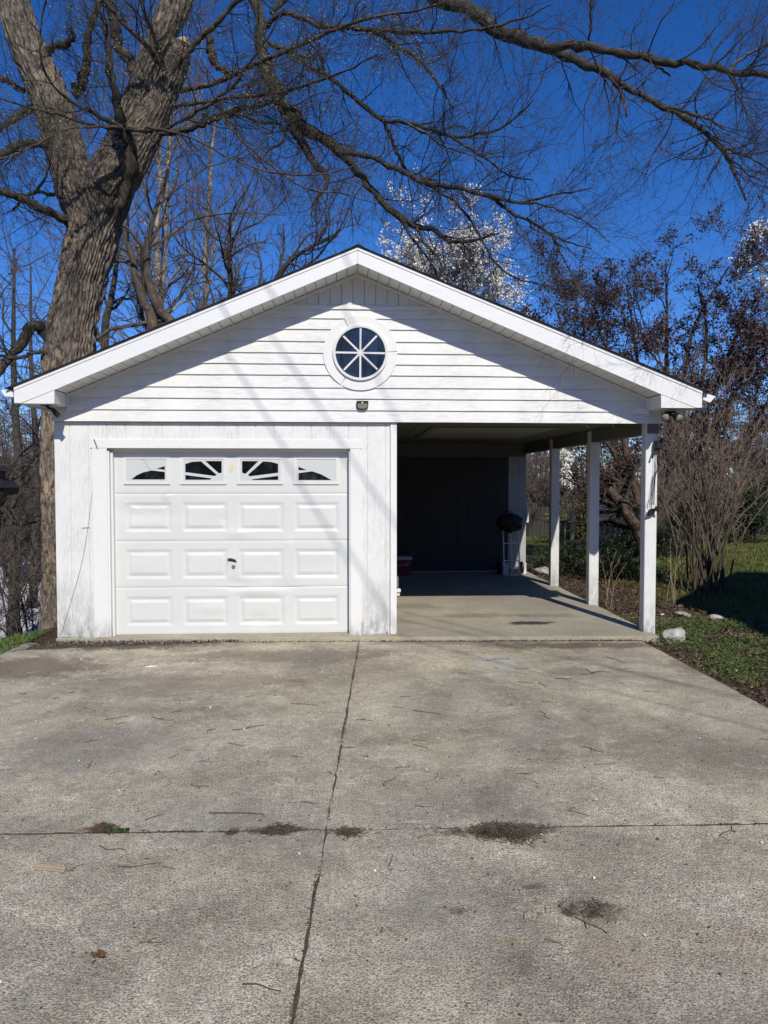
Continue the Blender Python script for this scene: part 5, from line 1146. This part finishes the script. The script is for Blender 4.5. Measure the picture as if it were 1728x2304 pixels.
# fallen twigs, one by one
ZL = lambda q: (q[0]/1.92, 1380+q[1]/1.92, q[2]/1.92, 1380+q[3]/1.92); ZR = lambda q: (864+q[0]/1.92, 1380+q[1]/1.92, 864+q[2]/1.92, 1380+q[3]/1.92)
TLs = [(625,895,710,868),(430,1005,545,1035),(290,1115,360,1085),(515,1095,700,1080),(705,1097,755,1105),(605,1425,705,1422),(455,460,560,445),(500,480,550,470),(740,430,790,415),(655,445,755,462),(895,515,935,495),(1255,392,1375,400),(1135,303,1180,306),(1540,460,1610,464),(1470,575,1535,583),(1300,815,1375,822),(825,742,905,750),(375,670,400,640),(360,560,425,545),(735,625,775,607),(695,408,720,412),(360,405,385,412),(230,370,260,365),(1255,618,1315,622),(80,345,115,348),(0,680,55,672),(640,1285,670,1268),(700,1520,715,1505),(755,1505,765,1497),(480,1555,510,1535),(1415,680,1450,705),(985,560,1060,575),(300,345,330,338),(750,375,790,378),(1180,350,1200,358),(1000,455,1040,462),(205,425,235,428),(1060,360,1090,364),(620,1062,660,1060),(1560,615,1600,622),(800,590,840,593),(860,640,900,643)]
TRs = [(40,405,90,410),(70,360,115,360),(675,425,718,458),(740,283,815,283),(870,240,905,265),(440,205,545,197),(480,235,500,242),(560,240,620,240),(325,258,360,260),(960,190,1040,215),(1120,338,1190,342),(1015,300,1040,306),(530,402,555,390),(0,748,50,705),(50,670,115,662),(135,832,200,835),(570,695,650,685),(910,655,1000,648),(855,575,945,600),(1165,707,1218,712),(120,550,190,553),(125,568,190,585),(1450,965,1500,920),(1455,965,1480,980),(755,1275,788,1232),(695,1410,760,1425),(20,1095,35,1045),(145,970,190,960),(1595,897,1625,920),(640,725,670,740),(220,715,235,695),(245,715,270,716),(310,700,335,705),(675,382,720,386),(280,360,290,350),(1620,543,1659,546),(1040,240,1070,238),(665,300,705,320),(470,985,530,993),(635,990,665,970)]
m_fallen = flat('fallen_twig_bark', (.105, .082, .064), .85, .2, var=.5, sc=9)
def twig(a, label, r=.0032, mat=None, side=False, grp='fallen twigs on the driveway'):
    p0, p1 = G(a[0], a[1]), G(a[2], a[3]); L = np.linalg.norm(p1-p0); r = min(r, .0014+L*.011); pz = np.array([0, 0, r*.9])
    m1 = p0*.65+p1*.35+rg.normal(size=3)*[L*.06, L*.06, 0]+pz; m2 = p0*.3+p1*.7+rg.normal(size=3)*[L*.06, L*.06, 0]+pz
    b = MB(); b.tube(resample([p0+pz, m1, m2, p1+pz], [1]*4, 7)[0], np.linspace(r, r*.6, 7), 6)
    if side or rg.random() < .3:
        d = (p1-p0)*rg.uniform(.2, .4)+np.array([-(p1-p0)[1], (p1-p0)[0], 0])*rg.choice([-1, 1])*rg.uniform(.15, .35); b.tube([m1, m1+d*.5+[0, 0, .004], m1+d], [r*.7, r*.6, r*.4], 5)
    if side:
        d = (p1-p0)*.3-np.array([-(p1-p0)[1], (p1-p0)[0], 0])*.3; b.tube([m2, m2+d*.6+[0, 0, .01], m2+d], [r*.7, r*.6, r*.4], 5)
    o = b.build('twig', mat or m_fallen); tag(o, label, 'twig', grp)
def twig_label(a):
    p0, p1 = G(a[0], a[1]), G(a[2], a[3]); c = (p0+p1)/2; L = np.linalg.norm(p1-p0); d = p1-p0
    size = 'tiny' if L < .08 else ('short' if L < .14 else ('longish' if L > .30 else ('medium' if L > .2 else 'thin'))); sl = abs(d[1])/max(abs(d[0]), 1e-6)
    way = 'lying crosswise' if sl < .6 else ('pointing at the garage' if sl > 3 else ('slanting rightwards' if d[0]*d[1] > 0 else 'slanting leftwards'))
    x = c[0]-JX(c[1]); side = ('far left' if x < -1.6 else 'left of the crack') if x < 0 else ('just right of the crack' if x < 1.1 else 'far right')
    zone = 'below the joint' if c[1] < 4 else ('just above the joint' if c[1] < 5.2 else ('mid driveway' if c[1] < 6.6 else 'near the garage'))
    return f'{size} dark twig {way} {side}, {zone}'
for q in TLs: twig(ZL(q), twig_label(ZL(q)))
for q in TRs: twig(ZR(q), twig_label(ZR(q)))
twig(ZL((905,865,1140,870)), 'longest straight dark twig lying just above the joint left of the crack', .0045)
twig(ZL((1045,1605,1215,1635)), 'thick twig with an orange torn end in the near left foreground', .0065, m_greybark)
twig(ZL((1005,505,1140,485)), 'long bent twig in front of the garage door near the lengthwise crack', .0042)
twig(ZR((125,420,245,438)), 'long dark twig on the concrete just right of the crack', .005)
twig(ZR((845,265,945,250)), 'branched twig lying on the brown stain before the carport', .004, None, True)
twig(ZR((580,295,650,302)), 'short thick dark twig before the carport opening', .006)
twig(ZR((790,853,885,875)), 'dark straight twig just above the joint on the right', .005)
twig(ZR((825,1315,963,1385)), 'straight twig at the lower edge of the round brown patch', .0035)
a = ZL((150, 1098, 285, 1112)); p0, p1 = G(a[0], a[1]), G(a[2], a[3]); st = MB(); st.tube([p0+[0, 0, .010], (p0+p1)/2+[0, 0, .011], p1+[0, 0, .009]], [.011, .012, .010], 8); st.tube([p0+[.01, -.02, .006], p1+[.0, -.018, .006]], [.007, .006], 6)
tag(st.build('bark_strip', m_straw), 'pale tan strip of stick lying in the left foreground', 'stick')
p0 = G(425/1.92, 1380+1483/1.92); c = p0+rg.normal(size=(26, 3))*[.014, .014, .003]+[0, 0, .010]; V, F = leaves(rg, c, (.015, .032), .5, .4, .5); tag(obj_np('fallen_sprig', V, F, leafmat('red_green_sprig', (.14, .08, .04), .6, sc=60)), 'small reddish green sprig fallen in the near left foreground', 'sprig')
p0 = G(655/1.92, 1380+232/1.92); tag(MB().tube([p0+[-.06, -.01, .004], p0+[0, .004, .006], p0+[.05, .02, .004]], [.004, .009, .003], 6).build('white_sliver', m_white), 'white sliver of trim lying before the garage door', 'scrap')
# ------------------------------------------------------------------ rocks and small things on the right verge
def rock(label, px, py, size, seed, z=0, name='rock', mat=m_stone):
    bm = bmesh.new(); bmesh.ops.create_icosphere(bm, subdivisions=3, radius=1); q = np.random.default_rng(seed); pl = nrm(q.normal(size=(16, 3)))*1
    for v in bm.verts:
        d = np.array(v.co); s_ = 1.0
        for k in range(16):
            t_ = float(d@pl[k]); lim = .56+.30*((k*37 % 11)/11)
            if t_*s_ > lim: s_ = lim/t_
        s_ *= .94+.12*float(vnoise(np.array(d[0]*3+seed), np.array(d[1]*3+d[2]*2), 4)); v.co = Vector((d*s_*np.array(size)).tolist())
    me = bpy.data.meshes.new(name); bm.to_mesh(me); bm.free(); me.materials.append(mat); o = bpy.data.objects.new(name, me); COL.objects.link(o)
    g_ = G(px, py, z); o.location = (g_[0], g_[1]+size[1]*.5, z+size[2]*.25); o.rotation_euler = (.1, .15, seed*1.3); tag(o, label, 'rock')
rock('big pale jagged rock in the chickweed beside the front post', 1518, 1440, (.255, .17, .115), 3)
rock('flat pale stone lying in the chickweed beyond the big rock', 1540, 1384, (.14, .08, .03), 4)
rock('white angular stone at the edge of the deep shadow', 1613, 1394, (.13, .08, .05), 5)
rock('white stone beside the rear post at the slab edge', 1228, 1294, (.30, .26, .15), 6)
rock('round white stone in the dry stems between the posts', 1371, 1286, (.14, .12, .09), 7)
rock('small white stone in front of the lawn right of the front post', 1505, 1303, (.12, .09, .05), 8)
rock('small pale stone at the plum trunk', 1408, 1216, (.14, .12, .07), 9)
p0 = G(1489, 1412); b = MB(); t = thing('pipe_stake', 'thin grey metal pipe stake standing beside the front post', 'stake', p0)
MB().tube([p0-[0, 0, .05], p0+[0, 0, .155]], .010, 10).build('pipe', m_grey, t); MB().tube([p0+[-.022, 0, .165], p0+[.022, 0, .165]], .017, 10).tube([p0+[0, 0, .15], p0+[0, 0, .19]], .015, 10).build('fitting', m_grey, t)
